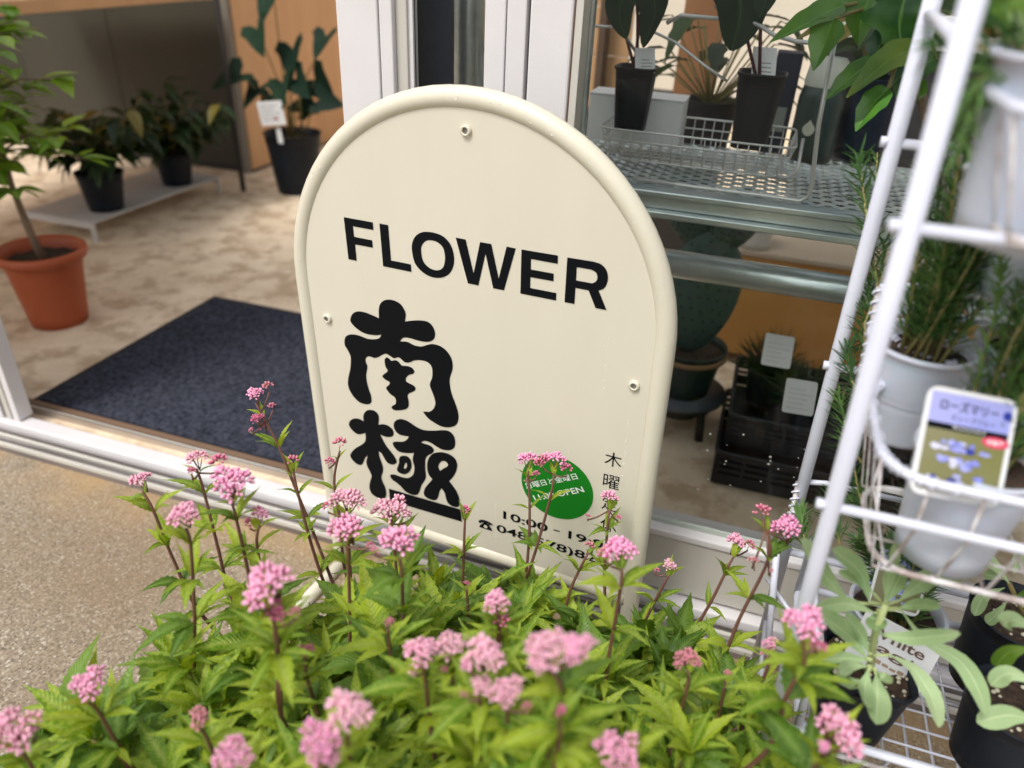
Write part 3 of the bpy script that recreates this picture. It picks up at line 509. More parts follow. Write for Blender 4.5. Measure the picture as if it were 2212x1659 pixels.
def path_leaf(parent, P, wid, mtl, n=12, fold=.3, teeth=0, prof=None, lobes=0, name='leaf', side=None, rnd=True):
    """leaf along 3-D points P, broad side turned to the street and sky"""
    P = [Vector(p) for p in P]; mb = MB(); vs = []; cc = []
    def cr(t):
        s = t * (len(P) - 1); i = min(int(s), len(P) - 2); u = s - i
        p0 = P[max(i-1,0)]; p1 = P[i]; p2 = P[i+1]; p3 = P[min(i+2,len(P)-1)]
        return .5*((2*p1) + (p2-p0)*u + (2*p0-5*p1+4*p2-p3)*u*u + (3*p1-p0-3*p2+p3)*u**3)
    nrm = side or (Vector((-.15,-.65,.75)).normalized() + Vector((random.uniform(-.3,.3),random.uniform(-.2,.2),random.uniform(-.2,.2))) * (1 if rnd else 0)).normalized()
    for i in range(n + 1):
        t = i / n; c = cr(t); tg = (cr(min(t+.02,1)) - cr(max(t-.02,0))).normalized(); x = tg.cross(nrm).normalized(); z = x.cross(tg)
        w = (prof(t) if prof else math.sin(math.pi * t ** .8) ** .8) * wid / 2
        if i == 0: w = wid * .04
        if i == n: w = wid * .03
        if teeth and 0 < i < n: w *= 1.12 if i % 2 else .9
        if lobes and 0 < i < n: w *= 1 + .22 * math.sin(lobes * t * 6.283)
        for s in (-1,-.5,-.07,0,.07,.5,1):
            vs.append(c + x * (s * w) + z * (abs(s) * w * fold + .06 * w * math.sin(7*t + 3*s))); cc.append(1.0 if s == 0 else 0.0)
    mb.add(vs, [(i*7+k, i*7+k+1, (i+1)*7+k+1, (i+1)*7+k) for i in range(n) for k in range(6)], 0, True, cc)
    return mb.build(name, mtl, parent)

def nursery_pot(parent, c, rt, rb, h, mtl, n=28, ribs=0, sq=0, tilt=None, soil=True, lip=.0035, square=False, perl=0):
    c = Vector(c); prof = []
    N = 26 if ribs else 6
    for i in range(N + 1):
        t = i / N; r = rb + (rt - rb) * t
        if ribs and t > .45: r += .0009 * (1 if i % 2 else -1)
        prof.append((r, h * t))
    prof = [(.001, .001), (rb * .96, 0)] + prof
    prof += [(rt + lip, h), (rt + lip, h + .004), (rt - .001, h + .004), (rt - .0025, h * .85)] if lip else [(rt + .0015, h + .001), (rt - .0015, h), (rt - .0025, h * .85)]
    nn = 4 * 8 if square else n
    mb = MB(); mb.lathe(prof, (0,0,0), nn)
    if square:
        v2 = []
        for v in mb.v:
            a = math.atan2(v[1], v[0]); r = math.hypot(v[0], v[1]); k = 1 / max(abs(math.cos(a)), abs(math.sin(a))); k = min(k, 1.22); v2.append((r*k*math.cos(a)*.9, r*k*math.sin(a)*.9, v[2]))
        mb.v = v2
    R_ = tilt or Matrix.Identity(3)
    mb.v = [tuple(c + R_ @ Vector(v)) for v in mb.v]
    o = mb.build('pot', mtl, parent)
    if soil:
        s_ = MB().disc((0,0,h*.88), (rt-.003)*(1.02 if square else 1), 24, 0, .0025); s_.v = [tuple(c + R_ @ Vector(v)) for v in s_.v]; s_.build('soil', SOIL, parent)
        if perl:
            q = MB()
            for _ in range(perl):
                a = random.uniform(0, 6.28); r = rt * .9 * math.sqrt(random.random()); pc = c + R_ @ Vector((r*math.cos(a), r*math.sin(a), h*.88+.002)); rr = random.uniform(.0012,.0030)
                q.lathe([(0.0001,-rr*.7),(rr*.8,-rr*.4),(rr,0),(rr*.7,rr*.5),(.0001,rr*.7)], pc, 6)
            q.build('perlite', PERL, parent)['kind'] = 'stuff'
    return o

# terracotta pot with young tree
T0 = Vector((-1.69,1.335,.016))
tp = empty('potted_tree', T0, 'young leafy tree in a round orange terracotta-coloured pot, far left on the shop floor', 'potted tree')
nursery_pot(tp, T0, .092, .068, .185, TERRA, 40, soil=False, lip=0)
MB().lathe([(.0915,.176),(.104,.180),(.107,.188),(.107,.200),(.100,.205),(.092,.200),(.088,.178)], T0, 40).build('pot_rim', TERRA, tp)
MB().disc(T0+Vector((0,0,.172)), .089, 28, 0, .003).build('soil', SOIL, tp)
tr = [T0+Vector(v) for v in ((.0,0,.17),(-.02,.0,.26),(-.045,.01,.36),(-.05,.02,.50),(-.06,.02,.66))]
MB().tube(tr, [.011,.009,.007,.006,.004], 8).build('trunk', BARK, tp)
FIC = [leaf_mesh('ficus_leaf', [LEAFF], w=.50, n=8, droop=d_, fold=.2, petiole=.1, tip=1.15) for d_ in (.05,.15,.25)]
FIC += [leaf_mesh('ficus_leaf_pale', [LEAFY], w=.44, n=8, droop=.3, fold=.2, tip=1.25)]
for k in range(36):
    b0 = tr[2].lerp(tr[4], random.random()); a = random.uniform(0, 6.28); el = random.uniform(-.15,.9); L = random.uniform(.08,.22)
    b1 = b0 + Vector((math.cos(a)*math.cos(el), math.sin(a)*math.cos(el), math.sin(el))) * L
    mid = (b0+b1)/2 + Vector((0,0,.02)); MB().tube([b0, mid, b1], [.003,.0022,.0014], 5).build('branch', BARK, tp)
    for q in range(9):
        t = random.uniform(.3,1.0); pp = b0.lerp(b1, t) + Vector((0,0,.01)); a2 = random.uniform(0,6.28)
        put_leaf(random.choice(FIC[:3]*3 + FIC[3:]), pp, (math.cos(a2), math.sin(a2), random.uniform(-.35,.5)), random.uniform(.06,.09), tp)

# low white shelf with two pots
lsx0, lsx1, lsy0, lsy1, lz = -2.345, -2.05, 1.83, 2.49, .085
ls = empty('low_shelf', (-2.2,2.16,.016), 'low white metal plant bench on the shop floor under the dark cabinet', 'plant bench')
MB().box((lsx0,lsy0,lz-.006),(lsx1,lsy1,lz)).build('top', WHITEB, ls, bevel=.002)
for x in (lsx0+.006, lsx1-.006):
    for y in (lsy0+.006, lsy1-.006): MB().box((x-.006,y-.006,.016),(x+.006,y+.006,lz-.006)).build('leg', WHITEB, ls)
for y in (lsy0, lsy1-.012): MB().box((lsx0+.012,y,lz-.022),(lsx1-.012,y+.012,lz-.0062)).build('edge_bar', WHITEB, ls)
PL = [leaf_mesh('bushy_leaf', [LEAFP], w=.42, n=8, droop=d_, fold=.25, teeth=1) for d_ in (.15,.35,.55)] + [leaf_mesh('ochre_leaf', [LEAFO], w=.42, n=8, droop=.45, fold=.25)]
def bushy(c, rt, rb, h, label, spread, hh, nst, ochre=1):
    t = empty('potted_plant', c, label, 'potted plant', 'bushy black-potted plants on the low bench')
    nursery_pot(t, c, rt, rb, h, BLACKPOT, 24)
    for k in range(nst):
        a = random.uniform(0,6.28); r0 = rt*.4*random.random(); p0 = c+Vector((r0*math.cos(a), r0*math.sin(a), h*.85)); s = spread*random.uniform(.4,1)
        p2 = p0 + Vector((math.cos(a)*s, math.sin(a)*s, hh*random.uniform(.45,1))); p1 = p0.lerp(p2,.5)+Vector((0,0,.03))
        MB().tube([p0,p1,p2],[.0028,.0022,.0012],5).build('stem', STEMG, t)
        for q in range(8):
            u = random.uniform(.25,1); pp = p0.lerp(p1,u*2) if u<.5 else p1.lerp(p2,u*2-1); a2 = random.uniform(0,6.28)
            put_leaf(random.choice(PL[:3]*5 + PL[3:]*ochre), pp, (math.cos(a2),math.sin(a2),random.uniform(-.6,.4)), random.uniform(.08,.125), t)
bushy(Vector((-2.125,1.975,lz)), .075, .055, .125, 'bushy dark plant with yellow-green leaves in the nearer black pot on the low white bench', .20, .26, 20, 1)
bushy(Vector((-2.125,2.335,lz)), .072, .052, .120, 'bushy dark plant in the farther black pot on the low white bench', .24, .27, 20)

# cabinet with worktop, wooden side, thin steel leg
cb = empty('shop_cabinet', (-3,3.3,.016), 'wooden cabinet block, its shaded white front coloured dark, behind the low white bench', 'cabinet')
for x0, x1 in ((-4.3,-3.3),(-3.297,-2.76),(-2.757,-2.17)):
    MB().box((x0,2.79,.045),(x1,2.81,1.25)).build('front_panel', SHADEP, cb, bevel=.001)
MB().box((-4.3,2.80,.016),(-2.18,2.815,.044)).build('plinth', DARKGAP, cb)
MB().box((-2.168,2.787,.018),(-2.135,2.812,1.9)).build('panel_edge', GREYE, cb)
MB().box((-2.158,2.8125,.030),(-2.130,4.9,1.9)).build('wooden_side', PLYW, cb)
MB().box((-2.150,2.8125,.016),(-2.132,4.9,.0295)).build('plinth', DARKGAP, cb)
tb = empty('work_table', (-2.9,2.0,.7), 'light wooden tabletop with a thin black leg at the top left', 'table')
zt = .72; q1 = at(-200,52,Z=zt); q2 = at(398,3,Z=zt); dq = (q2-q1)
a1 = q1 - dq*.6; a2 = q2 + dq*.25; back = Vector((-.9,-.05,0))
MB().prism([a1, a2, a2+back, a1+back], (0,0,.035)).build('tabletop', PLYW, tb, bevel=.002)
MB().box((-2.00,2.545,.016),(-1.985,2.56,.80)).build('leg', DARKGAP, tb)
MB().box((-2.75,1.0,.016),(-2.735,1.015,.72)).build('leg', DARKGAP, tb)

# large black pot with arrow-shaped leaves and tag
B0 = Vector((-1.80,2.66,.016))
bp_ = empty('potted_plant', B0, 'dark arrow-leaved plant in a black pot with a white price card, against orange wood', 'potted plant')
nursery_pot(bp_, B0, .112, .080, .235, BLACKPOT, 32)
ARW = None
def arrow_leaf(parent, tipb, d, s, up=Vector((-.3,-.8,.4))):
    d = Vector(d).normalized(); x = d.cross(up).normalized()
    o = Vector(tipb); n = x.cross(d)
    out2 = [(0,0),(.22,-.22),(.50,-.30),(.62,-.06),(.46,.14),(.34,.45),(.18,.75),(0,1.0)]
    pts = [o + x*(a*s) + d*(b*s) + n*(abs(a)*s*.25) for a, b in out2]; ptl = [o - x*(a*s) + d*(b*s) + n*(abs(a)*s*.25) for a, b in out2]
    mb = MB(); mid = [o + d*(b*s) for b in (0,.0,.0,.0,.12,.45,.8,1.05)]
    vs = pts + ptl + mid; fs = []
    for i in range(7):
        fs.append((i, i+1, 16+i+1, 16+i)); fs.append((8+i+1, 8+i, 16+i, 16+i+1))
    mb.add(vs, fs, 0, True); mb.build('leaf', LEAFD, parent)
for (lx, ly, dx, dy, s) in ((590,-15,-.2,1,.13),(555,62,.35,1,.11),(632,105,0,1,.12),(705,78,-.4,1,.10),(520,160,-1,.6,.12),(610,178,.2,1,.11),(680,172,.6,.6,.12),(560,190,-.6,1,.10),(650,215,.9,.5,.10),(690,215,1,.3,.09),(655,240,1,-.2,.08),(585,205,-.2,1,.09),(640,170,.7,.7,.10)):
    lp = at(lx, ly, Y=2.66 + random.uniform(-.10,.10)); root = B0 + Vector((random.uniform(-.05,.05), random.uniform(-.04,.04), .20))
    mid = root.lerp(lp, .55) + Vector((0,0,.03)); MB().tube([root, mid, lp], [.0035,.0028,.002], 6).build('stalk', STEMG, bp_)
    rt_ = ray(lx+dx*10, ly+dy*10) - ray(lx, ly); rt_ = Vector((rt_.x, rt_.y + random.uniform(-.002,.001), rt_.z))
    arrow_leaf(bp_, lp, rt_, s*1.08)
c_, M_ = card(bp_, 'price_card', at(566,272,Y=2.52), Vector((1,0.05,.14)), Vector((0,0,1)), .108, .088, PAPER)
for k in range(5): card_rect(c_, M_, .012, .070-.013*k, .012+random.uniform(.05,.085), .0725-.013*k, GREYTEXT)
card_rect(c_, M_, .06, .02, .075, .028, mat('red_print', (.5,.06,.05)))
c_, M_ = card(bp_, 'plant_label', at(602,310,Y=2.535), Vector((1,0,.1)), Vector((0,0,1)), .022, .062, PAPER)

# ================================================================== BEHIND THE SHOP WINDOW
su = empty('steel_shelf', (.1,1.2,.016), 'galvanised shelf of steel tube and expanded metal behind the shop window', 'shelf')
for x, r in ((-.438,.0243),(-.266,.017)): MB().tube([(x,1.12,.016),(x,1.12,1.7)], r, 24).build('post', GALV, su)
MB().tube([(-.44,1.12,.515),(.9,1.12,.515)], .0213, 28).build('cross_tube', GALV, su)
for x in (-.438, .9): MB().tube([(x,1.45,.016),(x,1.45,.63)], .017, 16).build('post', GALV, su)
bm = MB(); bm.box((-.30,1.090,.622),(.9,1.128,.6315)).box((-.30,1.098,.604),(.9,1.1165,.6218)).build('beam', GALV, su, bevel=.002)
MB().box((-.30,1.084,.593),(.9,1.116,.6036)).build('beam_lip', GALV, su, bevel=.002)
MB().box((-.30,1.43,.60),(.9,1.45,.6305)).build('beam', GALV, su, bevel=.002)
mb = MB(); cx_, cy_ = .032, .0130; t_ = .0016
ny = int(.31/cy_); nx = int(1.18/cx_)
for i in range(nx):
    for k in range(ny):
        x = -.29 + i*cx_ + (cx_/2 if k % 2 else 0); y = 1.110 + k*cy_
        for sx_ in (1, -1):
            a = Vector((x, y, .633)); b = Vector((x+sx_*cx_/2, y+cy_, .6345)); n_ = Vector((0,.0018,0)); h_ = Vector((0,.0022,.0030))
            mb.add([a, b, b+h_, a+h_, a+n_, b+n_, b+h_+n_, a+h_+n_], [(0,1,2,3),(5,4,7,6),(3,2,6,7)])
mb.build('mesh_shelf', GALV, su)['kind'] = 'stuff'

# wire basket with handle frame
wb = empty('wire_basket', (-.05,1.25,.637), 'zinc wire basket with a raised handle frame on the galvanised shelf', 'basket')
BX0, BX1, BY0, BY1, BZ0, BZ1 = -.235, .052, 1.150, 1.31, .655, .700
def rrect(x0,x1,y0,y1,z,r=.02,n=5):
    L=[]
    for cx,cy,a0 in ((x0+r,y0+r,180),(x1-r,y0+r,270),(x1-r,y1-r,0),(x0+r,y1-r,90)):
        L += [Vector((cx+r*math.cos(math.radians(a0+q*90/n)), cy+r*math.sin(math.radians(a0+q*90/n)), z)) for q in range(n+1)]
    return L
MB().tube(rrect(BX0,BX1,BY0,BY1,BZ1), .0017, 8, closed=True).build('rim_wire', ZINC, wb)
MB().tube(rrect(BX0+.004,BX1-.004,BY0+.004,BY1-.004,BZ1-.016), .0012, 6, closed=True).build('rim_wire', ZINC, wb)
MB().tube(rrect(BX0+.012,BX1-.012,BY0+.012,BY1-.012,BZ0), .0014, 6, closed=True).build('rim_wire', ZINC, wb)
for k in range(17):
    x = BX0+.018+k*(BX1-BX0-.036)/16
    MB().tube([(x,BY0,BZ1),(x,BY0+.012,BZ0),(x,BY1-.012,BZ0),(x,BY1,BZ1)], .0009, 5).build('wire', ZINC, wb)
for k in range(6):
    y = BY0+.022+k*(BY1-BY0-.044)/5
    MB().tube([(BX0,y,BZ1),(BX0+.012,y,BZ0),(BX1-.012,y,BZ0),(BX1,y,BZ1)], .0009, 5).build('wire', ZINC, wb)
fr = [at(1372,387,Z=.641), at(1500,404,Z=.641), at(1640,421,Z=.641), at(1728,434,Z=.641)]
yb = fr[-1].y; fr += [at(1745,425,Y=yb), at(1753,405,Y=yb), at(1768,270,Y=yb), at(1802,95,Y=yb)]
MB().tube(fr, .0031, 10).build('handle_frame', ZINC, wb)
tpz = [at(1802,95,Y=yb), at(1720,90,Y=yb+.02), at(1672,76,Y=yb+.05), at(1645,58,Y=yb+.07), at(1620,46,Y=yb+.09), at(1471,33,Y=yb+.10), at(1440,50,Y=yb+.10)]
MB().tube(tpz, .0028, 10).build('handle_frame', ZINC, wb)
MB().tube([at(1410,68,Y=1.22), at(1460,92,Y=1.215), at(1520,140,Y=1.205), at(1570,175,Y=1.20)], .0020, 8).build('handle_frame', ZINC, wb)
MB().tube([at(1256,54,Y=1.2), at(1330,59,Y=1.2), at(1350,75,Y=1.2), at(1372,110,Y=1.22)], .0022, 8).build('handle_frame', ZINC, wb)
MB().tube([at(1345,330,Z=.641), at(1480,352,Z=.641), at(1600,372,Z=.641), at(1700,385,Z=.641), at(1722,370,Y=1.24), at(1735,300,Y=1.27)], .0026, 8).build('handle_frame', ZINC, wb)

RS = mat('dark_red_stalk', (.10,.02,.035), .5)
FAINT = mat('faint_print', (.42,.44,.47), .6)
PST = mat('pale_stalk', (.42,.48,.22), .6); TANP = mat('tan_print', (.38,.26,.16), .6)
def win_plant(x, y, z, sc, label, leaves, tagpts):
    c = Vector((x,y,z)); t = empty('potted_plant', c, label, 'potted plant', 'dark-leaved plants in square pots in the wire basket')
    nursery_pot(t, c, .034*sc, .026*sc, .094*sc, BLACKPOT, square=True, lip=.002)
    for L in leaves:
        P = [at(a, b, Y=y+dy) for a, b, dy in L[:3]]; r0 = c+Vector((random.uniform(-.008,.008),-.005,.08*sc))
        MB().tube([r0, r0.lerp(P[0],.5)+Vector((0,.006,.01)), P[0]], .0026, 6).build('stalk', RS, t)
        path_leaf(t, P, L[3]*.78, LEAFD, prof=lambda q: (math.sin(math.pi*q**.62))**.7)
    a, ux, uz = seen_axes(*tagpts)
    c_, M_ = card(t, 'plant_label', a, ux, uz, ux.length, uz.length, PAPER)
    for k in range(4): card_rect(c_, M_, ux.length*.30, uz.length*(.12+.13*k), ux.length*random.uniform(.7,.9), uz.length*(.145+.13*k), GREYTEXT, name='small_print')
p_ = at(1355,284,Y=1.185)
win_plant(p_.x, p_.y+.02, p_.z, .94, 'dark heart-leaved plant in a square black pot with white label, left in wire basket', [((1372,-70,0),(1338,20,-.03),(1352,84,-.05),.058),((1395,-60,0),(1415,20,-.03),(1390,103,-.05),.060),((1300,-60,.05),(1280,-10,.05),(1268,40,.04),.02)], (1372,158,1415,158,1380,104,1.095))
p_ = at(1615,322,Y=1.19)
win_plant(p_.x, p_.y+.02, p_.z, 1.08, 'dark-leaved plant with reddish stalks and white label in the right-hand pot of the basket', [((1560,-80,.02),(1600,10,-.02),(1580,110,-.03),.105),((1640,-80,0),(1660,-30,-.03),(1640,40,-.05),.06)], (1622,172,1674,176,1640,102,1.075))
q0 = at(1458,349,Z=.638); bx = empty('white_box', q0, 'plain white cardboard box inside the wire basket behind the pots', 'box')
MB().box((q0.x-.155, q0.y+.01, .6565),(q0.x, q0.y+.075, .728)).build('box_body', PAPER, bx, bevel=.002)
MB().box((q0.x-.156, q0.y+.009, .7283),(q0.x+.001, q0.y+.076, .731)).build('lid', PAPER, bx, bevel=.001)
t = empty('potted_plant', (-.10,1.52,.637), 'blurred olive-green leafy plant behind the wire basket in the shop window', 'potted plant')
nursery_pot(t, Vector((-.10,1.50,.60)), .05, .04, .10, BLACKPOT, 24)
for k in range(30):
    a = random.uniform(0,6.28); L_ = random.uniform(.04,.12); r0 = Vector((-.10,1.50,.69)); e_ = r0+Vector((math.cos(a)*L_, math.sin(a)*L_*.6, random.uniform(.03,.16)))
    MB().tube([r0, e_], .0016, 5).build('stalk', STEMG, t); put_leaf(PL[k%3], e_, (math.cos(a),math.sin(a),random.uniform(-.4,.3)), random.uniform(.06,.09), t)
# dark green gift bag with a drop emblem
q0 = Vector((.085,1.40,.637)); gb = empty('packet', q0, 'dark green packet with a pale drop emblem and white top behind the basket', 'packet')
MB().lathe([(.0001,0),(.036,0),(.037,.02),(.037,.10),(.033,.118),(.0001,.118)], q0, 28).build('packet_body', mat('dark_green_packet', (.012,.04,.038), .4), gb)
MB().lathe([(.033,.1185),(.034,.125),(.030,.155),(.024,.162),(.0001,.163)], q0, 28).build('cap', mat('pale_cap', (.55,.58,.52), .5), gb)
cx0 = q0 + Vector((-.012,-.0375,.045)); M_ = Matrix.Translation(cx0 - q0)
lp = [(.010*math.sin(a)*(1 if math.cos(a) < 0 else 1-math.cos(a)*.9), .012 - .013*math.cos(a+math.pi)) for a in [2*math.pi*k/26 for k in range(26)]]
place_flat('drop_emblem', outline_mesh('drop', [lp]), M_, mat('pale_print', (.55,.57,.48), .5), gb)
pk = empty('packet', (.03,1.43,.637), 'tall dark navy box just left of the green packet with the drop emblem', 'packet')
MB().box((.0,1.41,.637),(.042,1.46,.80)).build('box_body', NAVY, pk, bevel=.002)
MB().box((.008,1.4085,.675),(.034,1.4098,.715)).build('box_label', mat('grey_print_patch', (.25,.28,.26), .5), pk)
# dark pot with brown drooping leaves right of it
q0 = at(1845,340,Z=.637); bp2 = empty('potted_plant', q0, 'plant with brownish drooping leaves in a dark pot at the right end of the shelf', 'potted plant')
nursery_pot(bp2, q0, .045, .036, .13, NAVY, 24)
for k in range(14):
    a = random.uniform(0,6.28); r0 = q0+Vector((0,0,.125)); L_ = random.uniform(.08,.16); mid = r0+Vector((math.cos(a)*L_*.5, math.sin(a)*L_*.5, random.uniform(.05,.12)))
    path_leaf(bp2, [r0, mid, mid+Vector((math.cos(a)*L_*.6, math.sin(a)*L_*.6, -.03))], .028, LEAFP if k % 3 else LEAFO)
# wooden partition and timber, counter
wp = empty('plank_partition', (-.3,1.9,.016), 'orange wooden plank partition inside the shop behind the basket', 'partition')
for k in range(11): MB().box((-.95,1.90,.30+k*.105),(-.335,1.92,.30+k*.105+.1025)).build('plank', PLYW, wp, bevel=.002)
MB().box((-.215,1.86,.016),(-.125,1.93,1.6)).build('upright', mat('brown_timber', (.22,.09,.035), .6, col2=(.30,.13,.05), nscale=6, stretch=(3,3,.4)), wp)
MB().box((-.40,1.84,.016),(-.385,1.90,1.6)).build('upright', mat('dark_timber', (.09,.05,.03), .6), wp)
ct = empty('counter', (.6,2.3,.016), 'pale-topped dark counter at the back, glimpsed between the hanging leaves', 'counter')
MB().box((.10,2.05,.77),(1.6,2.7,.84)).build('worktop', WHITEB, ct, bevel=.003)
MB().box((.12,2.08,.016),(1.58,2.68,.769)).build('counter_front', mat('dark_counter', (.035,.032,.034), .6), ct)
MB().box((.62,2.078,.30),(.78,2.0795,.70)).build('panel', mat('red_brown_panel', (.16,.03,.018), .6), ct)
wc = empty('wooden_cabinet', (.4,1.95,.016), 'low orange wooden cabinet behind the black crates', 'cabinet')
MB().box((-.08,1.80,.05),(.9,2.04,.315)).build('carcass', PLYD, wc, bevel=.003)
MB().box((-.085,1.795,.3155),(.905,2.04,.328)).build('cabinet_top', mat('pale_board_top', (.42,.33,.25), .5), wc, bevel=.002)
for x in (-.06, .87): MB().box((x,1.83,.016),(x+.03,1.86,.0495)).build('leg', DARKGAP, wc)
q0 = at(1625,530,Z=.329); wpp = empty('potted_plant', q0, 'small white pot with a low succulent on the wooden cabinet', 'potted plant')
nursery_pot(wpp, q0, .048, .038, .08, WHITEB, 28)
for k in range(16):
    a = k*2.4; L_ = .02+.025*random.random(); r0 = q0+Vector((0,0,.075)); put_leaf(PL[0], r0, (math.cos(a),math.sin(a),.5), L_*1.6, wpp)
# cactus
q0 = Vector((-.058,1.47,.105)); cc_ = empty('potted_cactus', q0, 'blue-green prickly pear cactus in a tan-rimmed dark green pot, right of the sign', 'cactus')
nursery_pot(cc_, q0, .078, .058, .105, GREENPOT, 36, lip=.004)
MB().lathe([(.0785,.088),(.0845,.090),(.0845,.098),(.0785,.099)], q0, 36).build('rim_band', mat('tan_band', (.30,.17,.08), .6), cc_)
def pad(c, rx, ry, rz, tilt):
    mb = MB(); prof = [(max(.0001, math.sin(math.pi*k/14)), -math.cos(math.pi*k/14)) for k in range(15)]
    mb.lathe(prof, (0,0,0), 24); R_ = Matrix.Rotation(tilt, 3, 'Y')
    mb.v = [tuple(c + R_ @ Vector((v[0]*rx*(1+.15*v[2]), v[1]*ry, v[2]*rz))) for v in mb.v]; o = mb.build('pad', CACT, cc_)
    sp_ = MB()
    for i in range(-3,4):
        for k in range(-5,6):
            u = (i + (.5 if k % 2 else 0))*.26+random.uniform(-.05,.05); v = k*.18+random.uniform(-.05,.05)
            if u*u+v*v > .9: continue
            w_ = math.sqrt(1-u*u-v*v); p = c + R_ @ Vector((u*rx*(1+.15*v), -w_*ry*1.01, v*rz))
            for _ in range(3):
                dd = Vector((random.uniform(-1,1), -1.3, random.uniform(-1,1))).normalized()*.005; sp_.tube([p, p+dd*.6], [.0028,.0008], 5)
    sp_.build('spines', mat('dark_areole', (.03,.03,.022), .8), cc_)['kind'] = 'stuff'
pad(q0+Vector((.005,0,.225)), .075, .024, .135, .08)
pad(q0+Vector((-.045,.01,.40)), .05, .018, .08, -.25)
pad(q0+Vector((.045,.005,.385)), .045, .018, .07, .35)
st_ = empty('plant_stand', (-.058,1.47,.016), 'low dark round stand under the cactus pot', 'plant stand')
MB().lathe([(.0001,.094),(.095,.094),(.098,.097),(.098,.104),(.0001,.1045)], (-.058,1.47,0), 40).build('tray', mat('grey_tray', (.07,.08,.10), .35), st_)
for k in range(4):
    a = math.pi/4 + k*math.pi/2; MB().tube([(-.058+.085*math.cos(a),1.47+.085*math.sin(a),.016),(-.058+.075*math.cos(a),1.47+.075*math.sin(a),.094)], .009, 10).build('leg', DARKGAP, st_)
MB().lathe([(.0001,.05),(.05,.05),(.05,.093)], (-.058,1.47,0), 24).build('hub', DARKGAP, st_)
sc_ = empty('dark_backing', (-.5,2.0,.016), 'added dark block behind the steel shelf, darkening its mesh holes, mostly hidden by the sign', 'cabinet')  # added block, not a known cabinet; makes the shelf mesh holes read dark
DK = mat('dark_backing_board', (.045,.035,.03), .6)
MB().box((-1.0,1.86,.05),(-.095,2.3,.60)).build('carcass', DK, sc_, bevel=.003)
MB().box((-1.0,1.88,.016),(-.095,2.28,.0495)).build('plinth', DARKGAP, sc_)
for k in range(3): MB().box((-.98+k*.295,1.853,.07),(-.70+k*.295,1.8595,.58)).build('backing_face', DK, sc_, bevel=.002)
# stacked black crates
CR1 = mat('black_crate_plastic', (.010,.012,.018), .4, bump=.1)
def crate(x0, x1, y0, y1, z0, z1, label):
    t = empty('crate', ((x0+x1)/2,(y0+y1)/2,z0), label, 'crate', 'black plastic crates behind the shop window')
    MB().box((x0+.006,y0+.006,z0),(x1-.006,y1-.006,z0+.006)).build('base', CR1, t)
    for nm, a, b in (('side_panel',(x0,y0,z0+.006),(x1,y0+.004,z0+.03)),('side_panel',(x0,y1-.004,z0+.006),(x1,y1,z0+.03)),('side_panel',(x0,y0+.004,z0+.006),(x0+.004,y1-.004,z0+.03)),('side_panel',(x1-.004,y0+.004,z0+.006),(x1,y1-.004,z0+.03))):
        MB().box(a, b).build(nm, CR1, t)
    MB().tube(rrect(x0,x1,y0,y1,z1-.003,.012), .0045, 8, closed=True).build('rim', CR1, t)
    h = z1-.008-(z0+.03); nb = 3
    for k in range(nb):
        zz = z0+.03+h*(k+.35)/nb
        for a, b in (((x0+.002,y0+.0005,zz),(x1-.002,y0+.0035,zz+h/nb*.6)),((x0+.002,y1-.0035,zz),(x1-.002,y1-.0005,zz+h/nb*.6)),((x0+.0005,y0+.004,zz),(x0+.0035,y1-.004,zz+h/nb*.6)),((x1-.0035,y0+.004,zz),(x1-.0005,y1-.004,zz+h/nb*.6))):
            MB().box(a, b).build('slat', CR1, t)
    for k in range(8):
        x = x0+.003+k*(x1-x0-.012)/7
        MB().box((x,y0-.0012,z0+.03),(x+.006,y0+.0002,z1-.007)).build('rib', CR1, t)
crate(.040,.40,1.262,1.52,.016,.098,'black plastic crate standing on the shop floor under another crate')
crate(.050,.41,1.285,1.54,.0985,.172,'upper black plastic crate carrying grassy pots, stacked on another crate')
def grassy(c, label, tagpts):
    t = empty('potted_plant', c, label, 'potted plant', 'grassy pots in the black crate'); nursery_pot(t, c, .046, .036, .075, BLACKPOT, 24)
    mb = MB()
    for k in range(420):
        a = random.uniform(0,6.28); el = random.uniform(.2,1.5); L_ = random.uniform(.05,.10); r0 = c+Vector((random.uniform(-.02,.02),random.uniform(-.02,.02),.07))
        dd = Vector((math.cos(a)*math.cos(el), math.sin(a)*math.cos(el), math.sin(el))); sd = dd.orthogonal().normalized()*.0012
        mb.add([r0-sd, r0+sd, r0+dd*L_*.6+sd, r0+dd*L_*.6-sd, r0+dd*L_], [(0,1,2,3),(3,2,4)])
    mb.build('needle_foliage', LEAFP, t)['kind'] = 'stuff'
    a, ux, uz = seen_axes(*tagpts); c_, M_ = card(t, 'plant_label', a, ux, uz, ux.length, uz.length, PAPER, rad=.004)
    for k in range(5): card_rect(c_, M_, ux.length*.12, uz.length*(.15+.14*k), ux.length*random.uniform(.6,.9), uz.length*(.165+.14*k), FAINT, name='small_print')
grassy(Vector((.115,1.45,.125)), 'grassy dark pot plant with a pale label, in the farther row of the black crate', (1643,787,1706,798,1662,720,1.33))
grassy(Vector((.185,1.365,.115)), 'grassy dark pot plant with the larger pale label, at the front of the black crate', (1688,889,1756,900,1710,818,1.22))
nb_ = empty('display_board', (-.48,1.02,.016), 'dark navy board standing behind the narrow glass strip of the door', 'board')
MB().box((-.56,1.00,.016),(at(975,0,Y=1.0).x,1.012,1.25)).build('board', NAVY, nb_, bevel=.002)

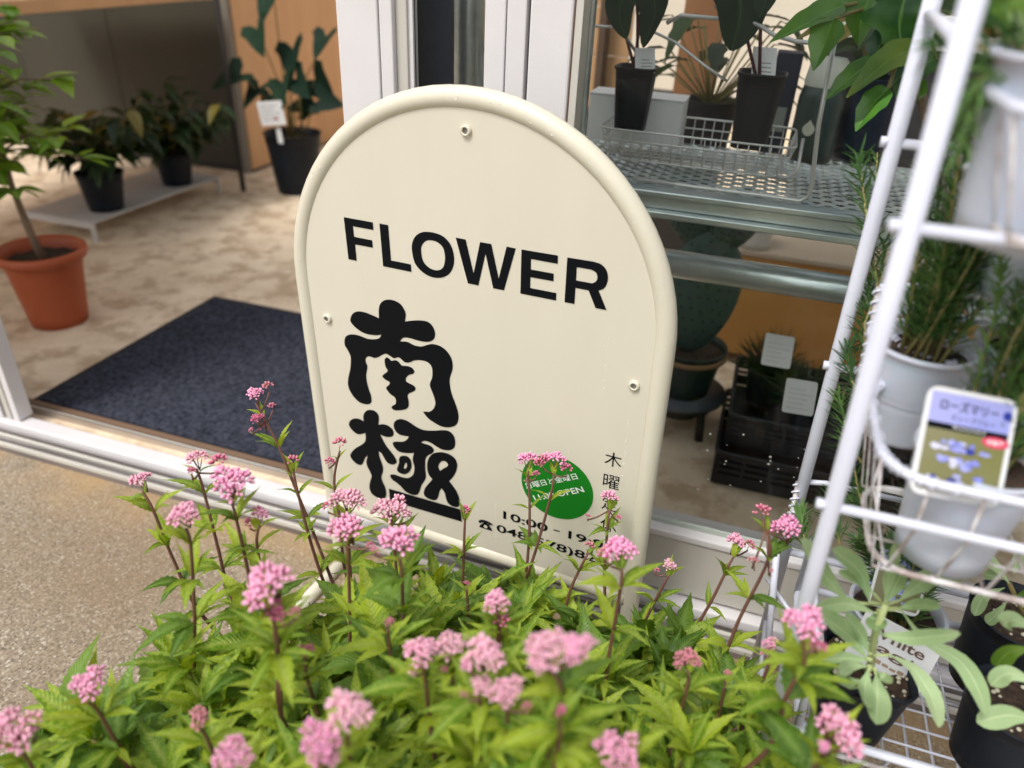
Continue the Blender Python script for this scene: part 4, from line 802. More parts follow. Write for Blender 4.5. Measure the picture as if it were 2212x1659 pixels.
# ================================================================== WHITE PLANT RACK, RIGHT
def proj(p):
    v = Vector(p) - EYE; q = [sum(CR[r][k]*v[r] for r in range(3)) for k in range(3)]
    return CX + FPX*q[0]/q[2], CY + FPX*q[1]/q[2]
def ext(a, b, z): return a + (b-a)*((z-a.z)/(b.z-a.z))
fa, fb = at(2010,18,Y=.73), at(1640,1400,Y=.835); na, nb = at(2072,109,Y=.455), at(1641,1659,Y=.52)
FAR = lambda z: ext(fa, fb, z)
NEAR = lambda z: ext(na, nb, z)
def z_at(F, y):
    lo, hi = 0, 1.1
    for _ in range(40):
        mid = (lo+hi)/2
        if proj(F(mid))[1] > y: lo = mid
        else: hi = mid
    return (lo+hi)/2
rk = empty('plant_rack', (.38,.65,0), 'white tubular metal plant rack with wire baskets at the right edge', 'plant rack')
OFF = Vector((.46,0,0))
for F, r in ((FAR,.0072),(NEAR,.0063)):
    for o_ in (Vector((0,0,0)), OFF):
        MB().tube([F(.004)+o_, F(.5)+o_, F(1.06)+o_], r, 18).build('rail', RACKW, rk)
        MB().lathe([(.0001,0),(r+.002,0),(r+.002,.014),(r+.0004,.015)], F(.0)+o_+Vector((0,0,.001)), 16).build('foot_cap', RACKW, rk)
for F, ys, r in ((FAR,(309,792,1190),.0045),(NEAR,(492,1094,1561),.0038)):
    for y in ys:
        z = z_at(F, y); p = F(z); MB().tube([p+Vector((.004,0,0)), p+OFF], r, 12).build('rung', RACKW, rk)
        MB().tube([p-Vector((.0115,0,0)), p-Vector((.005,0,0))], r*1.15, 6).build('bolt', RACKW, rk)
for y in (30, 1430): # side ties between the two frames
    z = z_at(FAR, y) if y < 500 else .12
    MB().tube([FAR(z), NEAR(z)], .0045, 10).build('side_bar', RACKW, rk)
def basket(x0, x1, y0, y1, zr, zb, rr=.03, hooks=(), wrap=True):
    MB().tube(rrect(x0,x1,y0,y1,zr,rr), .0036, 10, closed=True, ).build('basket_rim', RACKW, rk)
    MB().tube(rrect(x0+.02,x1-.02,y0+.02,y1-.015,zb,rr*.8), .0026, 8, closed=True).build('basket_rim', RACKWIRE, rk)
    # wire wrapped round the rim
    L = rrect(x0,x1,y0,y1,zr,rr,8); tot = []
    for a, b in zip(L, L[1:]+L[:1]):
        nseg = max(1, int((b-a).length/.022)); tot += [a.lerp(b, q/nseg) for q in range(nseg)]
    for a, b in (zip(tot, tot[1:]+tot[:1]) if wrap else ()):
        d_ = (b-a).normalized(); u = d_.orthogonal().normalized(); v_ = d_.cross(u); c0 = (a+b)/2
        MB().tube([c0+(u*math.cos(k*math.pi/4)+v_*math.sin(k*math.pi/4))*.0046+d_*.0016*math.sin(k) for k in range(8)], .0008, 4, closed=True).build('wire_wrap', RACKW, rk)
    n_ = int((x1-x0-.06)/.032)
    for k in range(n_+1):
        x = x0+.03+k*(x1-x0-.06)/n_; MB().tube([(x,y0,zr),(x+.006,y0+.012,(zr+zb)/2),(x,y0+.02,zb),(x,y1-.015,zb),(x,y1,zr)], .0014, 6).build('basket_wire', RACKWIRE, rk)
    m_ = int((y1-y0-.04)/.03)
    for k in range(m_+1):
        y = y0+.02+k*(y1-y0-.04)/max(1,m_); MB().tube([(x0,y,zr),(x0+.02,y,zb),(x1-.02,y,zb),(x1,y,zr)], .0014, 6).build('basket_wire', RACKWIRE, rk)
    # hooks up to the rungs
    for hx, hy, hz in hooks:
        MB().tube([(x0+.004,hy,zr),(x0+.002,hy,hz-.02),(x0+.002,hy+.004,hz),(x0+.004,hy+.010,hz+.004)], .0030, 8).build('basket_hook', RACKW, rk)
basket(.128,.50,.478,.625,.622,.524,.035)
basket(.118,.50,.430,.560,.868,.800,.03,wrap=False)
basket(.150,.55,.625,.735,.800,.700,.03,wrap=False)
basket(.150,.55,.640,.750,.640,.560,.03)
# chain-like wrapped ends seen beside the far rail
for (xa, ya, xb, yb_, dd) in ((1900,620,1868,800,.70),(1725,1040,1700,1160,.90)):
    a = pt(xa,ya,dd); b = pt(xb,yb_,dd); MB().tube([a, b], .0032, 8).build('basket_end', RACKWIRE, rk)
    n_ = 8
    for k in range(n_):
        c0 = a.lerp(b,(k+.5)/n_); d_ = (b-a).normalized(); u = d_.orthogonal().normalized(); v_ = d_.cross(u)
        MB().tube([c0+(u*math.cos(q*math.pi/4)+v_*math.sin(q*math.pi/4))*.0048+d_*.002*math.sin(q*.8) for q in range(8)], .0015, 5, closed=True).build('wire_wrap', RACKW, rk)
    MB().tube([a, a+Vector((.03,.0,.006)), a+Vector((.2,0,.004))], .0034, 8).build('basket_end', RACKW, rk)
MB().tube([pt(1679,1180,.93), pt(1655,1440,.97)], .0042, 10).build('basket_end', RACKW, rk)
# bottom shelf: welded grid with raised rim
gx0, gx1, gy0, gy1, gz = .158, .60, .560, .775, .214
MB().tube(rrect(gx0,gx1,gy0,gy1,gz+.026,.02), .0046, 10, closed=True).build('shelf_rim', RACKW, rk)
MB().tube(rrect(gx0+.004,gx1-.004,gy0+.004,gy1-.004,gz,.016), .0030, 8, closed=True).build('shelf_rim', RACKWIRE, rk)
for k in range(18):
    x = gx0+.018+k*.0245
    if x < gx1-.01: MB().tube([(x,gy0,gz+.026),(x,gy0+.006,gz+.001),(x,gy1-.006,gz+.001),(x,gy1,gz+.026)], .0015, 6).build('grid_wire', RACKW, rk)
for k in range(9):
    y = gy0+.014+k*.0245
    if y < gy1-.008: MB().tube([(gx0,y,gz+.026),(gx0+.006,y,gz+.0036),(gx1-.006,y,gz+.0036),(gx1,y,gz+.026)], .0015, 6).build('grid_wire', RACKW, rk)
MB().tube([(gx0,gy1-.01,gz+.026),(gx0-.002,gy1-.01,gz+.11),(gx0-.002,gy0+.02,gz+.115),(gx0,gy0+.004,gz+.026)], .0042, 10).build('shelf_rim', RACKW, rk)
for yy in (gy0+.02, gy1-.02): MB().tube([(gx0-.004,yy,gz),( NEAR(gz).x, NEAR(gz).y if yy < .65 else FAR(gz).y, gz-.01)], .003, 8).build('side_bar', RACKW, rk)

# ---- plants on the rack
def rosemary_branch(parent, pts, needles=46, nl=.022, r0=.0022, name='branch'):
    pts = [Vector(p) for p in pts]; mb = MB(); mb.tube(pts, [r0*.75*(1-.6*i/(len(pts)-1)) for i in range(len(pts))], 6, 1)
    needles = int(needles*2.5)
    for k in range(needles):
        t = .06 + .94*(k+random.random()*.6)/needles; s = t*(len(pts)-1); i = min(int(s), len(pts)-2); c = pts[i].lerp(pts[i+1], s-i); d = (pts[i+1]-pts[i]).normalized()
        u = d.orthogonal().normalized(); v = d.cross(u); a = k*2.4+random.uniform(-.3,.3); o = (u*math.cos(a)+v*math.sin(a)); L = nl*random.uniform(.8,1.25)*(1-.3*t)
        dr = (o*.85+d*random.uniform(.35,.9)).normalized(); sd = dr.cross(d).normalized()*.0013; e1 = c+dr*L*.55; e2 = c+dr*L+d*L*.12+Vector((0,0,-.002)); n_ = sd.cross(dr).normalized()*.0005
        mb.add([c-sd*.6, c+sd*.6, e1+sd, e1-sd, e2, e1+n_], [(0,1,5),(1,2,5),(0,5,3),(2,4,5),(3,5,4)], 0, True)
    return mb.build(name, [LEAFR, YSTEM], parent)
YSTEM = mat('young_yellow_stem', (.33,.33,.10), .6, col2=(.22,.15,.07), nscale=40)
def rosemary(c, n, hh, spread, label, bias=(0,0,0), pot=None, nl=.022, need=46):
    t = empty('rosemary_plant', c, label, 'rosemary', 'rosemary plants on the white rack')
    if pot: nursery_pot(t, c, **pot)
    h = pot['h'] if pot else .0; b = Vector(bias)
    for k in range(n):
        a = k*2.399; s = spread*(.25+.75*((k*.618)%1)); p0 = c+Vector((random.uniform(-.015,.015),random.uniform(-.015,.015),h*.86)); hk = hh*random.uniform(.5,1)
        p3 = p0+Vector((math.cos(a)*s,math.sin(a)*s*.7,hk))+b*hk*random.uniform(.5,1.2); p1 = p0.lerp(p3,.3)+Vector((0,0,hk*.12)); p2 = p0.lerp(p3,.68)+Vector((random.uniform(-.01,.01),random.uniform(-.01,.01),hk*.1))
        rosemary_branch(t, [p0,p1,p2,p3], need, nl)
    return t
# front pot in the middle basket with its picture label
q0 = Vector((.200,.534,.527)); t = rosemary(q0, 22, .24, .09, 'rosemary in the milky white pot with a rounded blue flower-picture label, middle basket', (.45,.45,0), dict(rt=.043, rb=.033, h=.090, mtl=WHITEPOT, n=36, lip=.002))
LILAC = mat('lilac_print', (.28,.32,.72), .5, col2=(.42,.42,.75), nscale=12); OLIVE = mat('olive_photo_print', (.17,.17,.045), .5, col2=(.26,.24,.16), nscale=12); DBLUE = mat('blue_print', (.015,.03,.32), .5); PINKP = mat('red_pink_print', (.70,.05,.13), .5); VIOL = mat('violet_flower_print', (.14,.16,.62), .5, col2=(.42,.45,.80), nscale=160, namt=.3)
PALEV = mat('pale_lilac_print', (.62,.62,.80), .5)
def herb_label(parent, a, ux, uz, wdt, hgt, ap=None):
    c_, M_ = card(parent, 'picture_label', a, ux, uz, wdt, hgt, PAPER, rad=wdt*.12)
    m_ = wdt*.055; card_rect(c_, M_, m_, hgt*.68, wdt-m_, hgt*.955, LILAC, name='printed_band'); card_rect(c_, M_, m_, hgt*.06, wdt-m_, hgt*.62, OLIVE, name='printed_photo'); card_rect(c_, M_, m_, hgt*.621, wdt-m_, hgt*.679, BLACK, -.0003, name='printed_band')
    card_text(c_, M_, 'ローズマリー', wdt*.16, hgt*.80, BLACK, out=-.0005, height=hgt*.10, width=wdt*.64, bold=.015)
    card_text(c_, M_, 'ディープブルー', wdt*.30, hgt*.71, BLACK, out=-.0005, height=hgt*.06, width=wdt*.48)
    card_text(c_, M_, 'Rosemary', wdt*.34, hgt*.635, WHITEP, out=-.0006, height=hgt*.035, width=wdt*.36)
    card_blob(c_, M_, wdt*.90, hgt*.845, wdt*.05, wdt*.05, DBLUE, -.0005, n=20); card_blob(c_, M_, wdt*.82, hgt*.585, wdt*.15, hgt*.05, PINKP, -.0006, n=20)
    card_text(c_, M_, '半耐性', wdt*.72, hgt*.562, WHITEP, out=-.0008, height=hgt*.045, width=wdt*.2, bold=.02)
    for k in range(34): card_blob(c_, M_, wdt*(.45+random.gauss(0,.13)), hgt*random.choice((.12,.17,.22,.31,.36,.46,.51)), wdt*random.uniform(.03,.075), hgt*random.uniform(.018,.032), random.choice((VIOL,VIOL,DBLUE,PALEV)), -.0004-.00002*k, 'printed_flower', .4, 9)
a, ux, uz = seen_axes(1962,1062,2158,1100,2008,830,.512); herb_label(t, a, ux, uz, ux.length, uz.length)
# white ribbed pot behind it
rosemary(Vector((.165,.640,.568)), 20, .24, .08, 'tall rosemary in the ribbed white pot just behind the near rail', (.15,.1,0), dict(rt=.042, rb=.032, h=.085, mtl=WHITEPOT, n=32, ribs=1), need=60)
rosemary(Vector((.255,.670,.568)), 24, .27, .11, 'dense rosemary farther right in the back middle basket', (0,.1,0), dict(rt=.042, rb=.032, h=.085, mtl=WHITEPOT, n=32, ribs=1), need=60)
rosemary(Vector((.43,.64,.56)), 20, .24, .11, 'rosemary at the right edge of the middle basket', (0,.1,0), dict(rt=.042, rb=.032, h=.085, mtl=WHITEPOT, n=32), need=50)
# top tier
q0 = pt(2205,520,.45); t = rosemary(q0, 5, .11, .08, 'rosemary trailing from the big milky white pot in the top basket', (-.1,-.1,.2), dict(rt=.047, rb=.038, h=.100, mtl=WHITEPOT, n=40), need=22, nl=.028)
rosemary(Vector((.22,.66,.703)), 18, .22, .10, 'rosemary in the back basket of the top tier', (-.2,0,0), dict(rt=.042, rb=.032, h=.085, mtl=WHITEPOT, n=28), need=40)
t = empty('leafy_plant', pt(2200,60,.46), 'pale green blurred plant with a curved brown stem at the top right corner', 'plant')
for k in range(9):
    a = pt(2140+random.uniform(-20,80), 20+random.uniform(-60,50), .46+random.uniform(-.02,.05)); b = a+Vector((random.uniform(-.03,.03),random.uniform(-.03,.03),random.uniform(-.03,.02))); path_leaf(t, [a,(a+b)/2+Vector((0,0,.008)),b], .026, LEAFB)
MB().tube([pt(2090,-30,.44), pt(2088,20,.44), pt(2105,62,.44), pt(2145,78,.44), pt(2185,72,.44), pt(2230,40,.44)], .0021, 8).build('curved_stem', mat('orange_brown_stem', (.40,.19,.09), .5), t)
# low rosemary with the lilac label behind the sage
t = empty('rosemary_plant', pt(2150,150,.44), 'out-of-focus rosemary sprigs arching over the top right corner', 'rosemary', 'rosemary plants on the white rack')
for P_, d_ in (([(2230,190),(2150,120),(2080,80),(2010,100)],.42),([(2190,140),(2120,170),(2090,240),(2078,320)],.41),([(2230,280),(2180,210),(2140,150),(2060,130)],.43),([(2230,120),(2180,90),(2130,40),(2100,-20)],.42),([(2240,240),(2200,200),(2150,190),(2110,215)],.40)):
    rosemary_branch(t, [pt(x, y, d_+.008*i) for i, (x, y) in enumerate(P_)], 14, .026)
q0 = pt(1905,1395,.86); q0.z = .219; t = rosemary(q0, 20, .145, .08, 'low dense rosemary with the sharp blue picture label, behind the white sage', (-.2,.2,0), dict(rt=.048, rb=.037, h=.085, mtl=WHITEPOT, n=36, ribs=1), need=50)
a, ux, uz = seen_axes(1872,1305,1985,1335,1905,1180,.79); herb_label(t, a, ux, uz, ux.length*.98, uz.length)
t = empty('rosemary_plant', pt(1800,900,.76), 'thin rosemary sprigs hanging past the far white rail', 'rosemary', 'rosemary plants on the white rack')
for P_, d_ in (([(1900,640),(1885,560),(1890,480),(1895,330)],.72),([(1870,800),(1868,700),(1905,600),(1912,520)],.72),([(1880,540),(1870,450),(1860,380),(1858,330)],.71),([(1860,900),(1840,820),(1832,770),(1838,740)],.74),([(1862,1000),(1835,960),(1822,900),(1812,850)],.75),([(1815,1180),(1805,1130),(1795,1100),(1798,1060)],.78),([(1745,1200),(1735,1150),(1728,1130),(1732,1100)],.80),([(1895,760),(1880,700),(1873,660),(1878,600)],.73),([(1870,1120),(1850,1040),(1842,980),(1848,900)],.76)):
    rosemary_branch(t, [pt(x, y, d_+.01*i) for i, (x, y) in enumerate(P_)], 30, .026)
# white sage in black pot
q0 = Vector((.212,.610,.219)); sgp = empty('sage_plant', q0, 'white sage with long velvety pale leaves in a black pot on the bottom wire shelf', 'sage')
nursery_pot(sgp, q0, .046, .035, .090, BLACKPOT, 30, square=True, perl=46, lip=.002)
sd_ = lambda x, y: ((2900+x*.6172)/1.8228, (2000+y*.6172)/1.8228)
SD = .665
def sp_(x, y, d=SD): return pt(*sd_(x, y), d)
MB().tube([q0+Vector((0,0,.078)), sp_(855,1010,.68), sp_(880,820,.66), sp_(950,620,.63)], [.0038,.0036,.0032,.0028], 8).build('stem', mat('pale_green_stem', (.42,.48,.22), .6), sgp)
sp2 = lambda t: (math.sin(math.pi*min(1,t)**1.25)**.75)*(.35+.65*t) if t < .97 else .2
for L, w_ in (([(720,600),(560,430),(410,200)],.036),([(850,600),(780,400),(610,265)],.034),([(880,550),(780,470),(650,420)],.026),([(950,590),(975,400),(1000,230)],.032),([(960,600),(1020,480),(1070,370)],.032),([(1040,590),(1200,470),(1440,470)],.040),([(1030,640),(1150,620),(1300,640)],.026),([(880,670),(700,610),(490,640)],.028),([(830,960),(700,800),(530,680)],.038),([(845,930),(790,800),(690,680)],.026),([(850,970),(650,960),(400,990)],.032),([(1050,650),(1200,840),(1420,970),(1540,1150),(1590,1330)],.032),([(980,940),(1130,1030),(1240,1200),(1290,1400)],.034),([(900,800),(1100,830),(1430,800)],.026),([(840,1030),(820,1150),(830,1270)],.030),([(890,1060),(900,1200),(890,1380)],.042),([(840,1010),(720,1010),(650,1060)],.022),([(890,1040),(940,1080),(990,1120)],.018),([(900,650),(895,720),(890,790)],.034),([(800,1100),(720,1110),(620,1090)],.020),([(770,1150),(720,1130),(700,1060)],.016)):
    n_ = len(L); d0 = random.uniform(-.015,.03)
    base_ = sp_(*L[0], .655); st0 = Vector(base_)
    P = [base_] + [sp_(x, y, .655 + (d0 - .06)*i/(n_-1) + (.02 if i < n_-1 else 0)) for i, (x, y) in enumerate(L) if i]
    path_leaf(sgp, P, w_*.68, LEAFS, prof=sp2, fold=.22, n=14)
    MB().tube([sp_(870 if L[0][1] > 780 else 940, min(max(L[0][1],620),1010), .66), base_], .0015, 5).build('leaf_stalk', PST, sgp)
a, ux, uz = seen_axes(1822,1412,1985,1500,1850,1310,.76)
c_, M_ = card(sgp, 'name_label', a, ux, uz, ux.length, uz.length*1.05, PAPER)
BRN = mat('brown_print', (.13,.07,.05), .6); W_, H_ = ux.length, uz.length*1.05
card_text(c_, M_, 'HERB', W_*.50, H_*.86, BRN, height=H_*.07, width=W_*.2); card_text(c_, M_, 'White', W_*.10, H_*.60, BRN, height=H_*.2, width=W_*.75, bold=.02); card_text(c_, M_, 'Sage', W_*.12, H_*.30, BRN, height=H_*.24, width=W_*.75, bold=.02)
for k in range(5): card_rect(c_, M_, W_*(.35+.1*k), H_*(.14+.01*(k%2)), W_*(.43+.1*k), H_*(.22-.015*(k%3)), TANP, name='printed_sketch')
def saglet(c, rt, h, label, leaves, dd):
    t = empty('sage_plant', c, label, 'sage', 'young sage pots on the bottom shelf'); nursery_pot(t, c, rt, rt*.78, h, BLACKPOT, 30, lip=.001, perl=30)
    for L, w_ in leaves:
        P = [pt(x, y, dd + .012*i) for i, (x, y) in enumerate(L)]; path_leaf(t, P, w_*.8, LEAFS if random.random() < .8 else LEAFB, prof=sp2, fold=.2)
    MB().tube([c+Vector((.015,0,h*.85)), pt(*leaves[0][0][0], dd)], .0025, 6).build('stem', STEMG, t)
saglet(Vector((.372,.722,.219)), .050, .105, 'young sage in the upper right black pot on the wire shelf', [([(2180,1260),(2140,1215),(2100,1205)],.026),([(2170,1270),(2125,1290),(2105,1330)],.022),([(2175,1300),(2150,1330),(2130,1345)],.020),([(2190,1240),(2200,1210),(2230,1190)],.026),([(2190,1290),(2225,1280),(2260,1290)],.02),([(2170,1250),(2150,1245),(2125,1240)],.022)], .76)
saglet(Vector((.352,.612,.219)), .046, .085, 'young sage in the lower right black pot at the photo edge', [([(2230,1400),(2180,1410),(2150,1440)],.026),([(2240,1480),(2180,1455),(2140,1480)],.026),([(2240,1560),(2180,1545),(2110,1560)],.032),([(2235,1360),(2190,1340),(2165,1350)],.028)], .62)

# ---- lobed leaves hanging in front of the window, top right
lf = empty('lobed_leaf_plant', pt(1900,-80,.85), 'glossy green plant with large wavy lobed leaves hanging in front of the shop window', 'plant')
c3 = lambda x, y: ((3000+x*.36166)/1.8228, (y*.36166)/1.8228)
for L, w_, lob, dd, mm in (([(900,60),(550,220),(90,460)],.062,0,.84,LEAFL),([(1120,-60),(820,20),(560,110)],.05,0,.86,LEAFL),([(790,200),(700,430),(560,770)],.062,0,.83,LEAFL),([(1180,-40),(1080,200),(1050,500)],.056,0,.84,LEAFL),([(1560,-60),(1500,250),(1545,600)],.105,3,.80,LEAFL),([(1700,520),(1350,680),(920,1060)],.05,0,.79,LEAFY),([(1420,380),(1280,500),(1210,690)],.048,0,.82,LEAFL),([(1250,640),(950,860),(690,1090)],.04,0,.82,LEAFL),([(1380,960),(1180,1180),(1020,1430)],.044,0,.80,LEAFL),([(1800,420),(1500,560),(1200,740)],.062,0,.83,LEAFL),([(1900,650),(1600,760),(1400,940)],.05,0,.84,LEAFL),([(1700,1100),(1560,950),(1400,870)],.05,0,.86,LEAFL)):
    P = [pt(*c3(*q), dd + .01*i) for i, q in enumerate(L)]
    path_leaf(lf, P, w_*.72, mm, n=18, prof=lambda q: (math.sin(math.pi*q**.62))**1.0 * (1+.06*math.sin(23*q)), lobes=lob, fold=.28, teeth=0)
    s0 = P[0]; MB().tube([s0, s0.lerp(pt(1960,60,.9),.5)+Vector((0,0,.02)), pt(1960,60,.9)], .0022, 6).build('leaf_stalk', STEMG, lf)
MB().tube([pt(1960,60,.9), pt(2010,300,.9), pt(2060,520,.88), pt(2080,700,.86)], .006, 8).build('stem', BARK, lf)

# ================================================================== THE FLOWER CLUMP IN FRONT OF THE SIGN
soilbed = MB(); soilbed.box((-.47,.31,.0),(.075,.63,.10)); struct('flower_bed_soil', soilbed, SOIL, bevel=.01)
def serrated(name, mats, w, droop, fold, curl, n=14, base=.32):
    mb = MB(); vs = []; cc = []
    for i in range(n + 1):
        t = i / n; ws = (math.sin(math.pi * t ** (1-base)) ** 1.05) * w/2
        if 0 < i < n: ws *= 1.13 if i % 2 else .85
        if i == 0: ws = .012
        if i == n: ws = .003
        z = .05*math.sin(math.pi*t) - droop*t*t; y = .05 + .95*t - .06*droop*t; tw = curl*t + .12*math.sin(5*t)
        for s in (-1,-.5,0,.5,1):
            xx = s*ws; dz = abs(s)*ws*fold + (.014*math.sin(26*t+2*s) if abs(s) == .5 else 0)
            vs.append((xx*math.cos(tw)-dz*math.sin(tw), y-(.018*abs(s) if (i % 2 and 0 < i < n) else 0), z+dz*math.cos(tw)+xx*math.sin(tw))); cc.append(.75 if s == 0 else 0.0)
    mb.add(vs, [(i*5+k,i*5+k+1,(i+1)*5+k+1,(i+1)*5+k) for i in range(n) for k in range(4)], 0, True, cc)
    mb.tube([(0,0,0),(0,.06,0)], .014, 4)
    me = mb.mesh(name)
    for q in mats: me.materials.append(q)
    return me
LV = [serrated('serrated_leaf', [LEAFA], w_, dr, fo, cu) for w_, dr, fo, cu in ((.25,.08,.30,.15),(.22,.18,.35,-.2),(.27,.30,.25,.25),(.20,.02,.45,-.1),(.25,.45,.3,.1),(.23,.12,.2,.45),(.28,.22,.22,-.3))]
LD = [serrated('serrated_leaf_deep', [LEAFB], w_, dr, fo, cu) for w_, dr, fo, cu in ((.32,.25,.25,.2),(.30,.5,.3,-.2),(.36,.7,.2,.1))]
LY = [serrated('serrated_leaf_yellowing', [LEAFY], .28, .6, .3, .3)]
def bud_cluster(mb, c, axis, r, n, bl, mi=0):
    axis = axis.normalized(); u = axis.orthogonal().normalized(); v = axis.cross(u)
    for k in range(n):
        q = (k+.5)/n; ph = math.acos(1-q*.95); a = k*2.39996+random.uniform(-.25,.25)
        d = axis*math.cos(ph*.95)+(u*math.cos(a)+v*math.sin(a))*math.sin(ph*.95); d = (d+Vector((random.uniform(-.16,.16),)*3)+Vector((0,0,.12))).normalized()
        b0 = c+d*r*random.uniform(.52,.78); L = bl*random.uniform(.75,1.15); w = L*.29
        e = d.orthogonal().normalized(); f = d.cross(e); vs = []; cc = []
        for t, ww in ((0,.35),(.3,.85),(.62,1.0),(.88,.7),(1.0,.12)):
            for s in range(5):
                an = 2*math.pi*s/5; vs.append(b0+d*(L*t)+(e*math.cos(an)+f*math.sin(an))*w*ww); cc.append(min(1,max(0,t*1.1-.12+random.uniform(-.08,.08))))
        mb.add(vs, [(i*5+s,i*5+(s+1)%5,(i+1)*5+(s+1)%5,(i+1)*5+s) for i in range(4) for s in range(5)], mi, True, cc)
def head_mesh(name, subs, n, budmat, spread=.62, bl=.20):
    """corymb of unit radius: branchlets ending in clusters of pointed buds"""
    mb = MB(); root = Vector((0,0,-1.15))
    for k in range(subs):
        a = k*2.39996+random.uniform(-.3,.3); rr = spread*math.sqrt((k+.15)/subs) if subs > 1 else 0
        c = Vector((rr*math.cos(a)*1.25, rr*math.sin(a)*1.25, random.uniform(-.12,.16)-rr*rr*.45)); R0 = (.46 if subs > 1 else .8)*random.uniform(.85,1.1)
        mb.tube([root, root.lerp(c,.5)+Vector((0,0,-.05)), c], [.055,.045,.035], 5, 1)
        bud_cluster(mb, c, Vector((rr*math.cos(a)*1.1, rr*math.sin(a)*1.1, 1)), R0, n, bl*1.7 if subs > 1 else bl*1.6)
    me = mb.mesh(name)
    for q in (budmat, STEMM): me.materials.append(q)
    return me
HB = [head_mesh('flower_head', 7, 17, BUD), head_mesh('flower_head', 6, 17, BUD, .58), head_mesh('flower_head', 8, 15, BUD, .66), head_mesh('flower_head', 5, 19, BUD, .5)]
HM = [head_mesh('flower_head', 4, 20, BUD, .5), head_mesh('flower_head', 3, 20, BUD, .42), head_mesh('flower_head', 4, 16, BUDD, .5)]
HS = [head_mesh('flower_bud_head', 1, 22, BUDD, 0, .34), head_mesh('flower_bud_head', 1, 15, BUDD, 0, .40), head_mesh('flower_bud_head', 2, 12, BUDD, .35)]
def put_head(kind, pos, rad, parent, axis):
    me = random.choice({'B':HB,'M':HM,'S':HS}[kind]); z = (Vector(axis).normalized()*.6+Vector((0,0,.6))).normalized(); a = random.uniform(0,6.28)
    x = z.orthogonal().normalized(); y = z.cross(x); x2 = x*math.cos(a)+y*math.sin(a); y2 = z.cross(x2)
    o = bpy.data.objects.new('flower_head', me); COL.objects.link(o); o.parent = parent
    M = Matrix(((x2.x*rad,y2.x*rad,z.x*rad,0),(x2.y*rad,y2.y*rad,z.y*rad,0),(x2.z*rad,y2.z*rad,z.z*rad,0),(0,0,0,1))); M.translation = Vector(pos)-root_loc(parent); o.matrix_basis = M
def qp(A, t):
    s = t*(len(A)-1); i = min(int(s), len(A)-2); u = s-i; p0 = A[max(i-1,0)]; p1 = A[i]; p2 = A[i+1]; p3 = A[min(i+2,len(A)-1)]
    return .5*((2*p1)+(p2-p0)*u+(2*p0-5*p1+4*p2-p3)*u*u+(3*p1-p0-3*p2+p3)*u**3)
def nodes(parent, A, zs, lmax, lmin, deep=0, three=True, tiltup=.35):
    """opposite pairs (three-parted lower down) of serrated leaves at the nodes"""
    for k, t in enumerate(zs):
        p = qp(A, t); d = (qp(A, min(1,t+.03))-qp(A, max(0,t-.03))).normalized(); L = (lmin+(lmax-lmin)*(1-t)**.55)*random.uniform(.72,1.25); a0 = k*math.pi/2+random.uniform(-.4,.4)
        u = d.orthogonal().normalized(); v = d.cross(u)
        for s in (0, math.pi):
            o = u*math.cos(a0+s)+v*math.sin(a0+s); el = random.uniform(.15,.75)+tiltup*t*1.3; dr = (o*math.cos(el)+d*math.sin(el)); bank = LD if random.random() < deep else (LY if random.random() < .025 else LV)
            put_leaf(random.choice(bank), p, dr, L, parent)
            if three and L > .034:
                for sg_ in (-1, 1):
                    r_ = Matrix.Rotation(sg_*random.uniform(.55,.8), 3, d) @ dr; put_leaf(random.choice(bank), p+dr*L*.05, (r_-d*.05), L*random.uniform(.58,.78), parent)
BASEX, BASEY = -.20, .47
